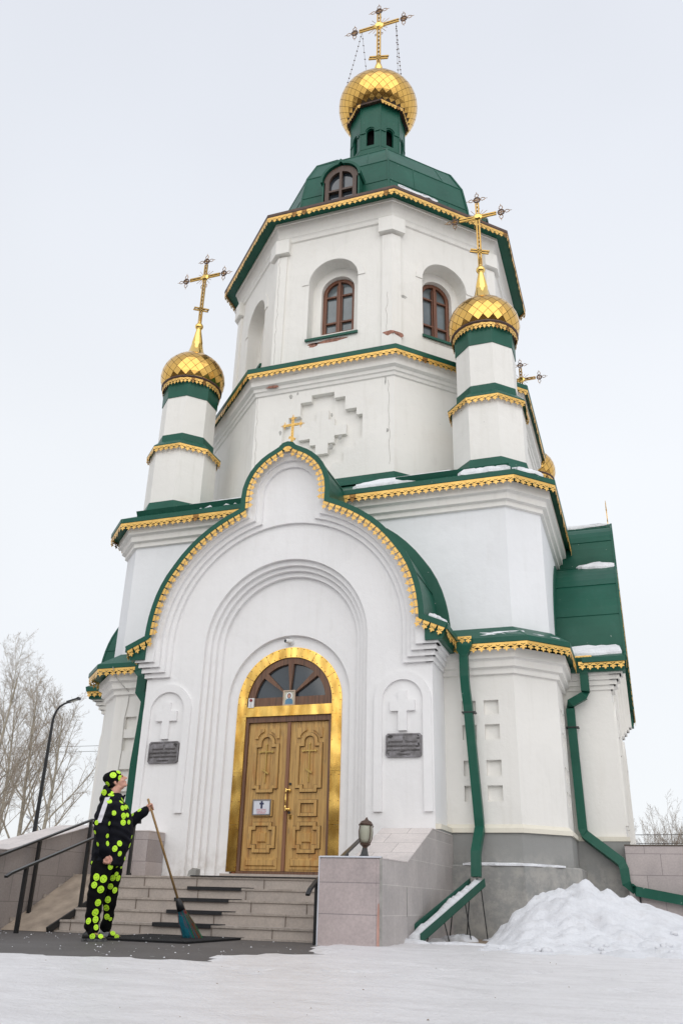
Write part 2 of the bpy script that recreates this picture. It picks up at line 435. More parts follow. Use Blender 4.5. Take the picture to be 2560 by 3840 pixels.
def cornice(steps, ring, mat):
    mb = MB(); rings = []
    for w, z in steps: rings.append(ring(w, z))
    mb.loft(rings, True, mat); return mb
P(cornice([(4.57, 4.08), (4.625, 4.09), (4.625, 4.18), (4.645, 4.19), (4.69, 4.20), (4.69, 4.31), (4.71, 4.33), (4.755, 4.34), (4.76, 4.50), (4.5, 4.58)],
          lambda w, z: sq(w, .656+(w-4.574)*.59, z), 'plaster_warm'), 'bay_cornice')
mb = MB()
mb.loft([sq(4.70, .66, 4.56), sq(4.865, .66, 4.555), sq(4.883, .64, 4.575), sq(4.883, .64, 4.66), sq(4.55, .6, 4.93), sq(4.50, .6, 4.93)], True, 'green_metal')
P(mb, 'bay_roof')
mb = MB(); r = sq(4.872, .645, 0)
for i in range(8):
    a, b_ = Vector(r[i]), Vector(r[(i+1) % 8])
    if i % 2 == 0:      # main faces: only beside the portal arms
        d = (b_-a).normalized(); Lh = (b_-a).length
        runs = [(a, a+d*(Lh/2-2.95)), (b_-d*(Lh/2-2.95), b_)]
    else: runs = [(a, b_)]
    for q0, q1 in runs: mb = MB(); lace_run(mb, q0, q1, 4.565); P(mb, 'bay_lace')

# upper body (second tier)
mb = MB(); mb.loft([sq(4.521, .574, 4.6), sq(4.521, .574, 7.4)], True, 'plaster_cool'); P(mb, 'body_wall')
P(cornice([(4.52, 7.26), (4.58, 7.27), (4.58, 7.36), (4.60, 7.37), (4.65, 7.38), (4.655, 7.49), (4.67, 7.51), (4.735, 7.52), (4.74, 7.70), (4.5, 7.76)],
          lambda w, z: sq(w, .574+(w-4.521)*.5, z), 'plaster_warm'), 'body_cornice')
mb = MB()
mb.loft([sq(4.66, .62, 7.735), sq(4.855, .67, 7.73), sq(4.873, .67, 7.75), sq(4.873, .67, 7.845), sq(3.6, 1.0, 8.62), sq(3.4, 1.0, 8.62)], True, 'green_metal')
def zroof(d): return 7.845+(4.873-d)*.609
for k in range(4):                                   # raised snow fence strips, flashings at drum foot
    F = rotF(90*k)
    mb.loft([[(-3.9, .30, 7.93), (-1.3, .30, 7.93), (-1.3, .34, 7.93), (-3.9, .34, 7.93)], [(-3.9, .24, 8.03), (-1.3, .24, 8.03), (-1.3, .25, 8.03), (-3.9, .25, 8.03)]], True, None, F)
    mb.loft([[(1.9, .30, 7.93), (4.1, .30, 7.93), (4.1, .34, 7.93), (1.9, .34, 7.93)], [(1.9, .24, 8.03), (4.1, .24, 8.03), (4.1, .25, 8.03), (1.9, .25, 8.03)]], True, None, F)
P(mb, 'body_roof', 'green_metal')
mb = MB(); r = sq(4.862, .672, 0)
for i in range(8):
    a, b_ = Vector(r[i]), Vector(r[(i+1) % 8])
    if i % 2 == 0:
        d = (b_-a).normalized(); Lh = (b_-a).length
        runs = [(a, a+d*(Lh/2-.85)), (b_-d*(Lh/2-.85), b_)]
    else: runs = [(a, b_)]
    for q0, q1 in runs: mb = MB(); lace_run(mb, q0, q1, 7.74, h=.2, band=.10); P(mb, 'body_lace')

# portal arms -----------------------------------------------------------
HALF = [(0, 8.60), (.10, 8.575), (.17, 8.50), (.27, 8.445), (.40, 8.375), (.52, 8.29), (.64, 8.175), (.74, 8.04), (.82, 7.88), (.875, 7.70), (.895, 7.50), (.89, 7.275),
        (1.16, 7.15), (1.36, 7.04), (1.55, 6.915), (1.74, 6.77), (1.91, 6.61), (2.07, 6.43), (2.21, 6.24), (2.34, 6.05), (2.44, 5.86), (2.52, 5.66), (2.58, 5.45), (2.62, 5.25), (2.645, 5.05), (2.655, 4.87), (3.055, 4.69)]
def mirror(h): return [(-x, z) for x, z in h[::-1]]+[q for q in h if q[0] > 1e-6]
PROF = mirror(HALF)           # left foot -> apex -> right foot
def offset(poly, d):
    """shift an open polyline sideways by d (towards the inside, i.e. right of travel)"""
    o = []
    n = len(poly)
    for i in range(n):
        a = Vector(poly[max(i-1, 0)]); b_ = Vector(poly[i]); c_ = Vector(poly[min(i+1, n-1)])
        n1 = (b_-a); n2 = (c_-b_)
        if n1.length < 1e-9: n1 = n2
        if n2.length < 1e-9: n2 = n1
        n1 = Vector((n1.y, -n1.x)).normalized(); n2 = Vector((n2.y, -n2.x)).normalized()
        m_ = (n1+n2); m_ = m_.normalized() if m_.length > 1e-6 else n1
        k = d/max(.55, m_.dot(n1)); o.append((b_.x+m_.x*k, b_.y+m_.y*k))
    return o
def keyhole(hk, rk, zb, full=False):
    """opening outline, from right jamb bottom over the top to left jamb bottom"""
    zc = 4.76
    if full: return [(rk, zb)]+arc(0, zc, rk, 0, 180, 44)+[(-rk, zb)]
    aj = math.degrees(math.acos(hk/rk))
    R = [(rk, zb)]+arc(0, zc, rk, 0, aj, 20)
    R += [(hk, 7.62)]+arc(0, 7.62, hk, 8, 90, 9)
    return R+[(-x, z) for x, z in R[::-1][1:]]
ZK = {1: 4.41, 2: 4.325, 3: 4.235, 4: 4.15}; XO = {1: 2.87, 2: 2.82, 3: 2.78, 4: 2.74}
inner = offset(PROF, .05)
core_in = [q for q in inner if abs(q[0]) < 2.63 and q[1] > 4.8]
def arm_wall():
    mb = MB()
    # wall faces
    body = [(-2.71, 0), (-2.71, 4.7)]+[(q[0], q[1]) for q in offset(PROF, .10) if abs(q[0]) < 2.56 and q[1] > 4.9]+[(2.71, 4.7), (2.71, 0)]
    opn = archpoly(0, .02, 4.70, 1.57, 40)
    def notch(outer, op): return outer+op
    W_ = body[::-1]
    # body polygon goes around, bottom edge is open between jambs
    poly = [(2.71, 0), (2.71, 4.7)]+[q for q in offset(PROF, .10) if abs(q[0]) < 2.56 and q[1] > 4.9][::-1]+[(-2.71, 4.7), (-2.71, 0), (-1.57, 0)]+arc(0, 4.70, 1.57, 180, 0, 40)+[(1.57, 0)]
    mb.prism(poly, -.40, .6)
    for R_, y in ((1.485, -.32), (1.405, -.24), (1.315, -.16)):
        p = [(1.7, 0), (1.7, 6.4), (-1.7, 6.4), (-1.7, 0), (-R_, 0)]+arc(0, 4.69, R_, 180, 0, 36)+[(R_, 0)]
        mb.prism(p, y, .6-y*.1)
    p = [(1.66, 0), (1.66, 6.38), (-1.66, 6.38), (-1.66, 0), (-1.17, 0)]+arc(0, 3.72, 1.17, 180, 0, 30)+[(1.17, 0)]
    mb.prism(p, -.08, .5)
    for k in (1, 2, 3, 4):
        yk = -.40-.06*(5-k); rk = 2.22+.088*(4-k); zk = ZK[k]; xo = XO[k]
        op = keyhole({1: .77, 2: .655, 3: .54, 4: 0}[k], rk, zk, k == 4)
        outer = [(xo, zk), (xo, 4.62), (2.655, 4.70)]+core_in[::-1]+[(-2.655, 4.70), (-xo, 4.62), (-xo, zk)]
        mb.prism(outer+op[::-1], yk, -.395)
        for s in (1, -1):
            a, b_ = sorted((2.6*s, (xo-.002)*s))
            mb.box(a, b_, yk+.03, .40, zk, ZK.get(k-1, 4.63)+.002*k)
    # raised arched bands round the little crosses
    for s in (1, -1):
        cx = 2.2*s; ro, ri = .485, .345
        band = [(cx+ro, 1.78), (cx+ro, 3.53)]+arc(cx, 3.53, ro, 6, 174, 18)+[(cx-ro, 3.53), (cx-ro, 1.78), (cx-ri, 1.78), (cx-ri, 3.53)]+arc(cx, 3.53, ri, 174, 6, 18)+[(cx+ri, 3.53), (cx+ri, 1.78)]
        mb.prism(band, -.445, -.39)
    return mb
def arm_cross(s):
    mb = MB(); cx = 2.2*s+.003; h = .072
    pts = [(-h, 3.03), (h, 3.03), (h, 3.35), (.21, 3.35), (.21, 3.525), (h, 3.525), (h, 3.68), (-h, 3.68), (-h, 3.525), (-.21, 3.525), (-.21, 3.35), (-h, 3.35)]
    mb.prism([(cx+x, z) for x, z in pts], -.455, -.39); return mb
def arm_roof():
    mb = MB()
    ext = offset(PROF, 0); inn = offset(PROF, .055)
    mb.prism(ext+inn[::-1], -.72, .95)
    inn2 = offset(PROF, .085)
    mb.prism(offset(PROF, -.012)+inn2[::-1], -.745, -.70)       # front rim
    for s in (1, -1):                                          # boxed eave feet
        a, b_ = sorted((2.66*s, 3.045*s))
        mb.prism([(2.66*s, 4.45), (2.95*s, 4.45), (3.03*s, 4.66), (2.66*s, 4.83)], -.69, .42)
        mb.prism([(3.0*s, 4.60), (3.06*s, 4.60), (3.06*s, 4.69), (3.0*s, 4.72)], -.72, .05)
    # flashing on the body wall
    out_ = [q for q in offset(PROF, -.20) if q[1] < 7.2]; base = [q for q in offset(PROF, .02) if q[1] < 7.2]
    Lp = [q for q in out_ if q[0] < 0]; Lb = [q for q in base if q[0] < 0]; Rp = [q for q in out_ if q[0] > 0]; Rb = [q for q in base if q[0] > 0]
    mb.prism([q for q in Lp[1:]]+[q for q in Lb[1:]][::-1], .485, .53); mb.prism([q for q in Rp[:-1]]+[q for q in Rb[:-1]][::-1], .485, .53)
    # standing seams across the vault
    for i in (5, 9, 14, 18, 22, 30, 34, 38, 43, 47):
        a, b_ = Vector(PROF[i]), Vector(PROF[i+1]); d = (b_-a).normalized(); n_ = Vector((-d.y, d.x))
        q = [a-d*.008, a+d*.008, a+d*.008+n_*.014, a-d*.008+n_*.014]
        mb.prism([(v.x, v.y) for v in q], -.70, .48)
    return mb
def arm_lace():
    mb = MB(); base = offset(PROF, .075)
    pts = [Vector(q) for q in base]; segs = [(pts[i], pts[i+1]) for i in range(len(pts)-1)]
    tot = sum((b_-a).length for a, b_ in segs); n = round(tot/.137); step = tot/n; half = .055
    h = [(half*1.05, 0), (half*1.05, .03), (half*.82, .095), (half*.30, .108), (half*.28, .118), (half*.62, .118), (half*.88, .138), (half*.76, .158), (half*.45, .155), (half*.25, .158), (half*.32, .178), (half*.12, .184), (0, .208)]
    out_ = [(x, -z*.80) for x, z in h]+[(-x, -z*.80) for x, z in h[::-1][1:]]
    hole = [(x_, z_*.8) for x_, z_ in [(0, -.112), (.008, -.095), (.036, -.078), (.032, -.066), (.008, -.080), (0, -.086), (-.008, -.080), (-.032, -.066), (-.036, -.078), (-.008, -.095)]]
    for i in range(n):
        t_ = (i+.5)*step
        for a, b_ in segs:
            l = (b_-a).length
            if t_ <= l: break
            t_ -= l
        p = a+(b_-a)*(t_/l); d = (b_-a).normalized()
        ang = atan2(d.y, d.x)+random.uniform(-.04, .04)
        F = Matrix.Translation((p.x, -.735, p.y)) @ Matrix.Rotation(-ang, 4, 'Y') @ Matrix.Rotation(random.uniform(.0, .07), 4, 'X')
        mb.prism(out_, -.003, .003, [hole], 'gold_lace', F)
    for s in (1, -1):       # eave returns along the sides
        if s > 0: lace_run(mb, (3.03, -.70), (3.03, .12), 4.62)
        else: lace_run(mb, (-3.03, .12), (-3.03, -.70), 4.62)
    return mb
def arm_plinth(front, s):
    mb = MB(); y0 = -.385 if front else -.44
    if 1:
        a, b_ = sorted((2.55*s, 2.79*s)); mb.box(a, b_, y0, .5, 0, 1.525, 'plinth_grey')
        a, b_ = sorted((2.55*s, 2.80*s)); mb.box(a, b_, y0-.01, .5, 1.526, 1.60, 'curb_cream')
    if not front: mb.box(*sorted((0, 2.56*s)), -.43, .3, 0, 1.2, 'plinth_grey')
    return mb
def ornate_cross(hgt, arm, mat='gold_cross', y=0, w=.05, ends=.11, boss=.11, foot=.30, slant=.18, simple_=False):
    """Orthodox cross in the x-z plane, base at z=0"""
    mb = MB(); za = hgt*.70; g = w*.5; r_ = w*.16+.004
    def bar(p0, p1):
        d = Vector(p1)-Vector(p0); Ln = d.length; d.normalize(); nrm = Vector((-d.z, 0, d.x))
        for s in (1, -1):
            o = nrm*g*s
            mb.tube([Vector(p0)+o, Vector(p1)+o], r_*1.7, 4, mat)
        k = max(2, int(Ln/(w*1.9)))
        for i in range(k):
            c0 = Vector(p0)+d*(Ln*i/k); c1 = Vector(p0)+d*(Ln*(i+1)/k); mid = (c0+c1)/2
            for q0, q1 in ((c0, mid+nrm*g), (mid+nrm*g, c1), (c0, mid-nrm*g), (mid-nrm*g, c1)): mb.tube([q0, q1], r_*.85, 3, 'bronze')
        for s in (1, -1): pass
    bar((0, 0, 0), (0, 0, hgt-ends)); bar((-arm+ends, 0, za), (arm-ends, 0, za))
    zf = hgt*foot; bar((-arm*.33, 0, zf+slant*arm*.33), (arm*.33, 0, zf-slant*arm*.33))
    def loop(c, d, s):     # ring with three pointed leaves
        c = Vector(c); d = Vector(d); n_ = Vector((-d.z, 0, d.x))
        ring = [c+(d*cos(a)+n_*sin(a))*s*.36 for a in [2*pi*i/10 for i in range(11)]]
        mb.tube(ring, r_*1.5, 4, mat if simple_ else 'bronze')
        mb.tube([c+d*s*.36, c-d*s*.36], r_, 4, mat if simple_ else 'gold_rust'); mb.tube([c+n_*s*.36, c-n_*s*.36], r_, 4, mat if simple_ else 'gold_rust')
        for dd in (d, n_, -n_):
            b0 = c+dd*s*.38; n2 = Vector((-dd.z, 0, dd.x))
            for q in (1, -1): mb.tube([b0, b0+dd*s*.25+n2*s*.22*q, b0+dd*s*.50+n2*s*.16*q, b0+dd*s*.62, b0+dd*s*.9], [r_*.7]*4+[r_*.3], 3, mat if simple_ else 'gold_rust')
    loop((0, 0, hgt-ends*.45), (0, 0, 1), ends); loop((-arm+ends*.45, 0, za), (-1, 0, 0), ends); loop((arm-ends*.45, 0, za), (1, 0, 0), ends)
    # boss, gloriole
    prof = [(0, -.5), (.55, -.42), (.92, -.18), (1, 0), (.92, .18), (.55, .42), (0, .5)]
    n = 16; rings = [[(boss*r__*cos(2*pi*i/n), boss*d_, za+boss*r__*.92*sin(2*pi*i/n)) for i in range(n)] for r__, d_ in prof[1:-1]]
    mb.loft(rings, True, mat if simple_ else 'gold_polished')
    if not simple_:
        for i in range(16):
            a = 2*pi*(i+.5)/16
            if True:
                mb.tube([(cos(a)*boss*.9, 0, za+sin(a)*boss*.9), (cos(a)*boss*(2.0+.4*(i % 2)), 0, za+sin(a)*boss*(2.0+.4*(i % 2)))], r_*.45, 3, 'gold_rust')
        for q in (1, -1):
            mb.tube([(q*boss*.9*cos(a), 0, za+boss*1.0*sin(a)) for a in [pi*.2*i-.5 for i in range(6)]], r_*.8, 3, 'gold_rust')
            for zz in (.55,):
                mb.tube([(q*g, 0, hgt*zz), (q*w*1.3, 0, hgt*zz-.03), (q*w*1.4, 0, hgt*zz+.05), (q*w*.9, 0, hgt*zz+.08)], r_*.7, 3, 'gold_rust')
    for i, v in enumerate(mb.v): mb.v[i] = Vector((v.x, v.y+y, v.z))
    return mb
def place(o, loc, rz=0): o.matrix_parent_inverse = Matrix.Identity(4); o.location = (loc[0], loc[1]-YC, loc[2]); o.rotation_euler = (0, 0, rz)
aw = arm_wall(); ar = arm_roof(); al = arm_lace()
for k, nm in enumerate(('portal', 'side_arm', 'rear_arm', 'side_arm')):
    F = rotF(90*k)
    def inst(src, name, mat=None, lab=None, par=None):
        if k == 0 or name == 'plinth_step': o = P(src, name, mat, label=lab, parent=par); FIRST[name] = o; 
        else:
            o = FIRST[name].copy(); C.objects.link(o); o.parent = par or church
            if name == 'arm_wall': pass
            o['label'] = '' if 'label' not in o else o['label']
            if o['label'] == '': del o['label']
        if par is None: o.matrix_parent_inverse = Matrix.Translation((0, -YC, 0)) @ F
        return o
    if k == 0: FIRST = {}
    w_ = inst(aw, 'portal_wall', 'plaster_front')
    if k:
        me2 = FIRST.get('warm_mesh')
        if not me2:
            me2 = w_.data.copy(); me2.materials[0] = MATS['plaster_warm']; FIRST['warm_mesh'] = me2
        w_.data = me2
    inst(ar, 'portal_roof', 'green_metal'); inst(al, 'portal_lace')
    if k in (0, 1, 3):
        for s in (-1, 1):
            o = P(arm_cross(s), 'wall_cross', 'plaster_front' if k == 0 else 'plaster_warm'); o.matrix_parent_inverse = Matrix.Translation((0, -YC, 0)) @ F
    for s in (1, -1): o = P(arm_plinth(k == 0, s), 'portal_plinth'); o.matrix_parent_inverse = Matrix.Translation((0, -YC, 0)) @ F
    if k == 0: cx_ = P(ornate_cross(.60, .20, 'gold_lace', w=.03, ends=.07, boss=.035, foot=.19, slant=.5, simple_=True), 'gable_cross')
    else: cx_ = FIRST['gable_cross'].copy(); C.objects.link(cx_)
    if k == 0: FIRST['gable_cross'] = cx_
    pt = F @ Vector((.055, -.66, 8.60)); place(cx_, pt, radians(90*k))
# blocked doors of the other arms
for k in (1, 3):
    mb = MB(); mb.prism(archpoly(0, .3, 3.72, 1.16), .0, .2); o = P(mb, 'blind_arch', 'plaster_warm'); o.matrix_parent_inverse = Matrix.Translation((0, -YC, 0)) @ rotF(90*k)

# turrets ---------------------------------------------------------------
def onion_mb(prof, nu, sk=.945):
    """diamond-shaped gilt tiles over a dark shell; prof = list of (r,z) bottom to top"""
    mb = MB(); N = 28
    # resample the profile by arc length
    pts = [Vector(p) for p in prof]; ls = [0]
    for i in range(1, len(pts)): ls.append(ls[-1]+(pts[i]-pts[i-1]).length)
    def at(s):
        s = max(0, min(ls[-1], s))
        for i in range(1, len(pts)):
            if s <= ls[i]+1e-9: return pts[i-1].lerp(pts[i], (s-ls[i-1])/(ls[i]-ls[i-1]))
        return pts[-1]
    dark = [at(ls[-1]*i/N) for i in range(N+1)]
    mb.loft([[(max(.005, (p.x-.012))*cos(2*pi*k/32), max(.005, (p.x-.012))*sin(2*pi*k/32), p.y) for k in range(32)] for p in dark], True, 'seam_dark')
    # rows get shorter as the radius shrinks so diamonds stay even
    rows = [0.0]; s = 0
    while s < ls[-1]:
        r_ = at(s).x; dlt = max(.018, 2*pi*r_/nu*.56); s += dlt; rows.append(min(s, ls[-1]))
    def pt(j, i, lift=.0):
        p = at(rows[j]); a = 2*pi*(i+.5*(j % 2))/nu
        return Vector((p.x*cos(a), p.x*sin(a), p.y))
    for j in range(len(rows)-2):
        for i in range(nu):
            o = (1 if j % 2 else 0)
            A = pt(j, i); B = pt(j+1, i+o); T_ = pt(j+2, i); Lq = pt(j+1, i-1+o)
            c = (A+B+T_+Lq)/4; n_ = (T_-A).cross(B-Lq).normalized()
            if n_.dot(Vector((c.x, c.y, 0))) < 0: n_ = -n_
            tilt = Vector((random.uniform(-1, 1), random.uniform(-1, 1), random.uniform(-1, 1)))*.014
            q = []
            for v in (A, B, T_, Lq):
                w_ = c+(v-c)*sk; w_ = w_+n_*((v-c).dot(tilt)); q.append(w_)
            mid = c+n_*.0012
            mb.raw([q[0], q[1], q[2], q[3], mid+(q[2]-c)*0], [(0, 1, 4), (1, 2, 4), (2, 3, 4), (3, 0, 4)], 'gold_tile')
    return mb
def lathe_rings(prof, n=24, z0=0): return [[(max(r_, .002)*cos(2*pi*k/n), max(r_, .002)*sin(2*pi*k/n), z+z0) for k in range(n)] for r_, z in prof]
TX = 3.604
def ell(a, b_, zc, z): return a*sqrt(max(0, 1-((z-zc)/b_)**2))
ZC, AA, BB = 12.07, .785, .70
prof = [(ell(AA, BB, ZC, z), z) for z in [11.70, 11.76, 11.83, 11.91, 12.0, 12.09, 12.18, 12.27, 12.36, 12.44, 12.52, 12.59, 12.65, 12.695]]+[(.29, 12.735), (.245, 12.77)]
tur = {}
def turret_parts():
    d = {}
    mb = MB()
    mb.loft([octo(.72, 7.9, 0, 0), octo(.72, 9.9, 0, 0)], True, 'plaster_drum'); mb.loft([octo(.60, 9.8, 0, 0), octo(.60, 11.5, 0, 0)], True, 'plaster_drum')
    d['turret_shaft'] = mb
    mb = MB()
    mb.loft([octo(.70, 9.84, 0, 0), octo(.80, 9.85, 0, 0), octo(.80, 9.875, 0, 0), octo(.655, 10.03, 0, 0), octo(.622, 10.05, 0, 0), octo(.618, 10.22, 0, 0), octo(.58, 10.22, 0, 0)], True)
    d['ring_roof'] = mb; mb = MB()
    mb.loft([octo(.615, 11.24, 0, 0), octo(.62, 11.5, 0, 0), octo(.62, 11.66, 0, 0)], True)
    d['neck_band'] = mb; mb = MB()
    mb.loft([octo(.80, 8.18, 0, 0), octo(.735, 8.44, 0, 0), octo(.70, 8.44, 0, 0)], True)
    d['foot_flashing'] = mb
    mb = MB(); lace_ring(mb, octo(.795, 0, 0, 0), 9.865, band=.10); d['ring_lace'] = mb; mb = MB()
    n = 24; rg = [(.70*cos(-2*pi*i/n+.1), .70*sin(-2*pi*i/n+.1)) for i in range(n)][::-1]
    lace_ring(mb, rg, 11.74, band=.10, pitch=.115)
    d['dome_lace'] = mb
    mb = MB(); mb.loft(lathe_rings([(.60, 11.66), (.705, 11.72), (.735, 11.745), (.735, 11.765), (.63, 11.80)], 28), True, 'brown_trim'); d['dome_rim'] = mb
    d['onion_dome'] = onion_mb(prof, 22)
    mb = MB(); mb.loft(lathe_rings([(.30, 12.70), (.26, 12.78), (.215, 12.86), (.18, 12.96), (.148, 13.10), (.13, 13.2), (.135, 13.205), (.062, 13.62), (.06, 13.64)], 14), True, 'gold_polished')
    mb.loft(lathe_rings([(.02, 13.60), (.065, 13.62), (.10, 13.68), (.105, 13.71), (.10, 13.74), (.065, 13.80), (.05, 13.815), (.055, 13.83), (.045, 13.84), (.042, 14.04), (.01, 14.05)], 16), True, 'gold_polished')
    d['dome_neck'] = mb
    return d
TP = turret_parts()
cross_mb = ornate_cross(15.93-13.84, .64, w=.062, ends=.20, boss=.115, foot=.20, slant=.42)
turf = {}
tlabels = {(1, -1): 'turret at the front right corner, standing clear beside the big window',
           (-1, -1): 'turret at the front left corner of the roof', (1, 1): 'turret at the rear right corner, mostly hidden'}
for sx, sy in ((1, -1), (-1, -1), (1, 1)):
    tl = (sx*TX, YC+sy*TX, 0)
    par = None
    for nm in ('turret_shaft', 'ring_roof', 'neck_band', 'foot_flashing', 'ring_lace', 'dome_lace', 'dome_rim', 'onion_dome', 'dome_neck', 'turret_cross'):
        if nm in turf: o = turf[nm].copy(); C.objects.link(o); o.parent = church if nm == 'turret_shaft' else par; sh = turf[nm]
        else:
            src = cross_mb if nm == 'turret_cross' else TP[nm]
            o = src.build(nm, 'green_metal', church if nm == 'turret_shaft' else par, nm in ('dome_neck',)); turf[nm] = o
        o.matrix_parent_inverse = Matrix.Identity(4)
        if nm == 'turret_shaft':
            par = o; o.location = (sx*TX, sy*TX, 0); o['label'] = tlabels[(sx, sy)]
        elif nm == 'turret_cross': o.location = (0, 0, 13.84)

# drums -----------------------------------------------------------------
mb = MB(); mb.loft([octo(3.84, 8.0), octo(3.84, 11.1)], True, 'plaster_drum')
AP = 3.965
half = AP*TAN
stp = [(.27, 10.82), (.27, 10.66), (.53, 10.66), (.53, 10.32), (.80, 10.32), (.80, 10.14), (.94, 10.14)]
stp2 = [(.94, 9.54), (.80, 9.54), (.80, 9.36), (.53, 9.36), (.53, 9.02), (.27, 9.02), (.27, 8.86)]
raised = [(.145, 10.38), (.145, 10.14), (.285, 10.14), (.285, 9.965), (.56, 9.965), (.56, 9.715), (.285, 9.715), (.285, 9.543), (.145, 9.543), (.145, 9.296)]
rc = stp+stp2; crossh = [(x-.005, z) for x, z in rc]+[(-x-.005, z) for x, z in rc[::-1]]
for k in range(8):
    F = rotF(45*k); y0 = YC-AP
    mb.prism([(-half, 8.1), (half, 8.1), (half, 11.1), (-half, 11.1)], y0, y0+.14, [crossh[::-1]] if k == 0 else [], 'plaster_drum', F)
mb.prism([(x-.003, z) for x, z in raised]+[(-x-.003, z) for x, z in raised[::-1]], YC-AP+.03, YC-AP+.13, [], 'plaster_drum')
P(mb, 'lower_drum_wall')
mb = MB(); mb.loft([octo(4.04, 8.40), octo(3.985, 8.52), octo(3.975, 8.62), octo(3.95, 8.62)], True)
P(mb, 'drum_flashing', 'green_metal')
P(cornice([(3.96, 10.98), (4.00, 11.0), (4.015, 11.07), (4.05, 11.09), (4.06, 11.16), (4.10, 11.18), (4.14, 11.20), (4.15, 11.34), (4.18, 11.44), (3.9, 11.48)], octo, 'plaster_drum'), 'lower_drum_cornice')
mb = MB(); mb.loft([octo(4.10, 11.475), octo(4.262, 11.47), octo(4.279, 11.485), octo(4.279, 11.60), octo(3.66, 11.98), octo(3.5, 11.98)], True)
P(mb, 'skirt_roof', 'green_metal')
mb = MB(); lace_ring(mb, octo(4.268, 0), 11.48, band=.09); P(mb, 'lower_drum_lace')

AU = 3.58; hU = AU*TAN
mb = MB()
wo = archpoly(0, 12.68, 14.34, .635, 22); wi = archpoly(0, 13.02, 14.30, .43, 18)
for k in range(8):
    F = rotF(45*k); y0 = YC-AU
    mb.prism([(-hU, 11.6), (hU, 11.6), (hU, 16.0), (-hU, 16.0)], y0, y0+.36, [wo], 'plaster_drum', F)
    mb.prism([(-hU+.2, 11.7), (hU-.2, 11.7), (hU-.2, 16.0), (-hU+.2, 16.0)], y0+.355, y0+.62, [wi], 'plaster_drum', F)
    ho = .82; hi = .64
    mb.prism([(ho, 14.34)]+arc(0, 14.34, ho, 0, 180, 22)+[(-hi, 14.34)]+arc(0, 14.34, hi, 180, 0, 22), y0-.022, y0+.02, [], 'plaster_drum', F)
    # corner pilaster with capital
    for (o1, ln, z0, z1) in ((.055, .25, 11.7, 15.36), (.15, .36, 15.42, 15.86)):
        a1 = AU+o1; h1 = a1*TAN
        q = [(h1-ln, YC-a1), (h1, YC-a1)]; c45 = Vector((cos(radians(45)), sin(radians(45))))
        v2 = Vector((h1, YC-a1))+c45*ln; inn = Vector((h1-ln, YC-a1+.25)); inn2 = v2+Vector((-sin(radians(45)), cos(radians(45))))*.25
        rg = [(q[0][0], q[0][1]), (q[1][0], q[1][1]), (v2.x, v2.y), (inn2.x, inn2.y), (inn.x, inn.y)]
        mb.loft([[(x, y, z) for x, y in rg] for z in (z0, z1)], True, 'plaster_drum', F)
P(mb, 'upper_drum_wall')
P(cornice([(3.58, 15.78), (3.625, 15.80), (3.625, 15.90), (3.64, 15.93), (3.66, 15.95), (3.665, 16.04), (3.68, 16.10), (3.71, 16.18), (3.74, 16.27), (3.745, 16.30), (3.77, 16.31), (3.77, 16.40), (3.5, 16.42)], octo, 'plaster_drum'), 'upper_drum_cornice')
mb = MB()
mb.loft([octo(3.70, 16.385), octo(4.03, 16.37), octo(4.035, 16.385), octo(4.03, 16.48), octo(3.30, 16.86)], True, 'green_metal')
mb.loft([octo(4.035, 16.366), octo(4.058, 16.36), octo(4.075, 16.40), octo(4.07, 16.47), octo(4.035, 16.492)], False, 'brown_trim')
P(mb, 'upper_drum_eave')
mb = MB(); lace_ring(mb, octo(4.06, 0), 16.365, band=.10, h=.21); P(mb, 'upper_drum_lace')
# windows of the upper drum
def window_mb(part):
    mb = MB(); y0 = YC-AU+.50
    if part == 'window_pane': mb.prism(archpoly(0, 13.1, 14.30, .37, 18), y0+.035, y0+.05)
    if part == 'window_frame':
        o = archpoly(0, 13.03, 14.30, .425, 20); i = archpoly(0, 13.13, 14.30, .335, 20)
        mb.prism(o, y0-.03, y0+.04, [i[::-1]])
        mb.box(-.035, .035, y0-.045, y0+.03, 13.1, 14.64)
        for z in (13.42, 14.22): mb.box(-.34, .34, y0-.025, y0+.03, z-.022, z+.022)
        for s in (-1, 1): mb.box(s*.06-.015, s*.06+.015, y0-.02, y0+.03, 13.1, 14.55)
    if part == 'window_sill':
        ys = YC-AU
        mb.loft([[(-.66, ys-.06, 12.60), (.66, ys-.06, 12.60), (.66, ys-.06, 12.665), (-.66, ys-.06, 12.665)],
                 [(-.62, ys+.52, 12.80), (.62, ys+.52, 12.80), (.62, ys+.52, 13.04), (-.62, ys+.52, 13.04)]], True)
    return mb
WF = {}
for k in range(8):
    F = Matrix.Translation((0, -YC, 0)) @ rotF(45*k)
    fr = None
    for nm, mt in (('window_frame', 'window_wood'), ('window_pane', 'glass_pane'), ('window_sill', 'green_metal')):
        if nm in WF: o = WF[nm].copy(); C.objects.link(o)
        else: o = window_mb(nm).build(nm, mt); WF[nm] = o
        if nm == 'window_frame': o.parent = church; o.matrix_parent_inverse = F; fr = o
        else: o.parent = fr; o.matrix_parent_inverse = Matrix.Identity(4)
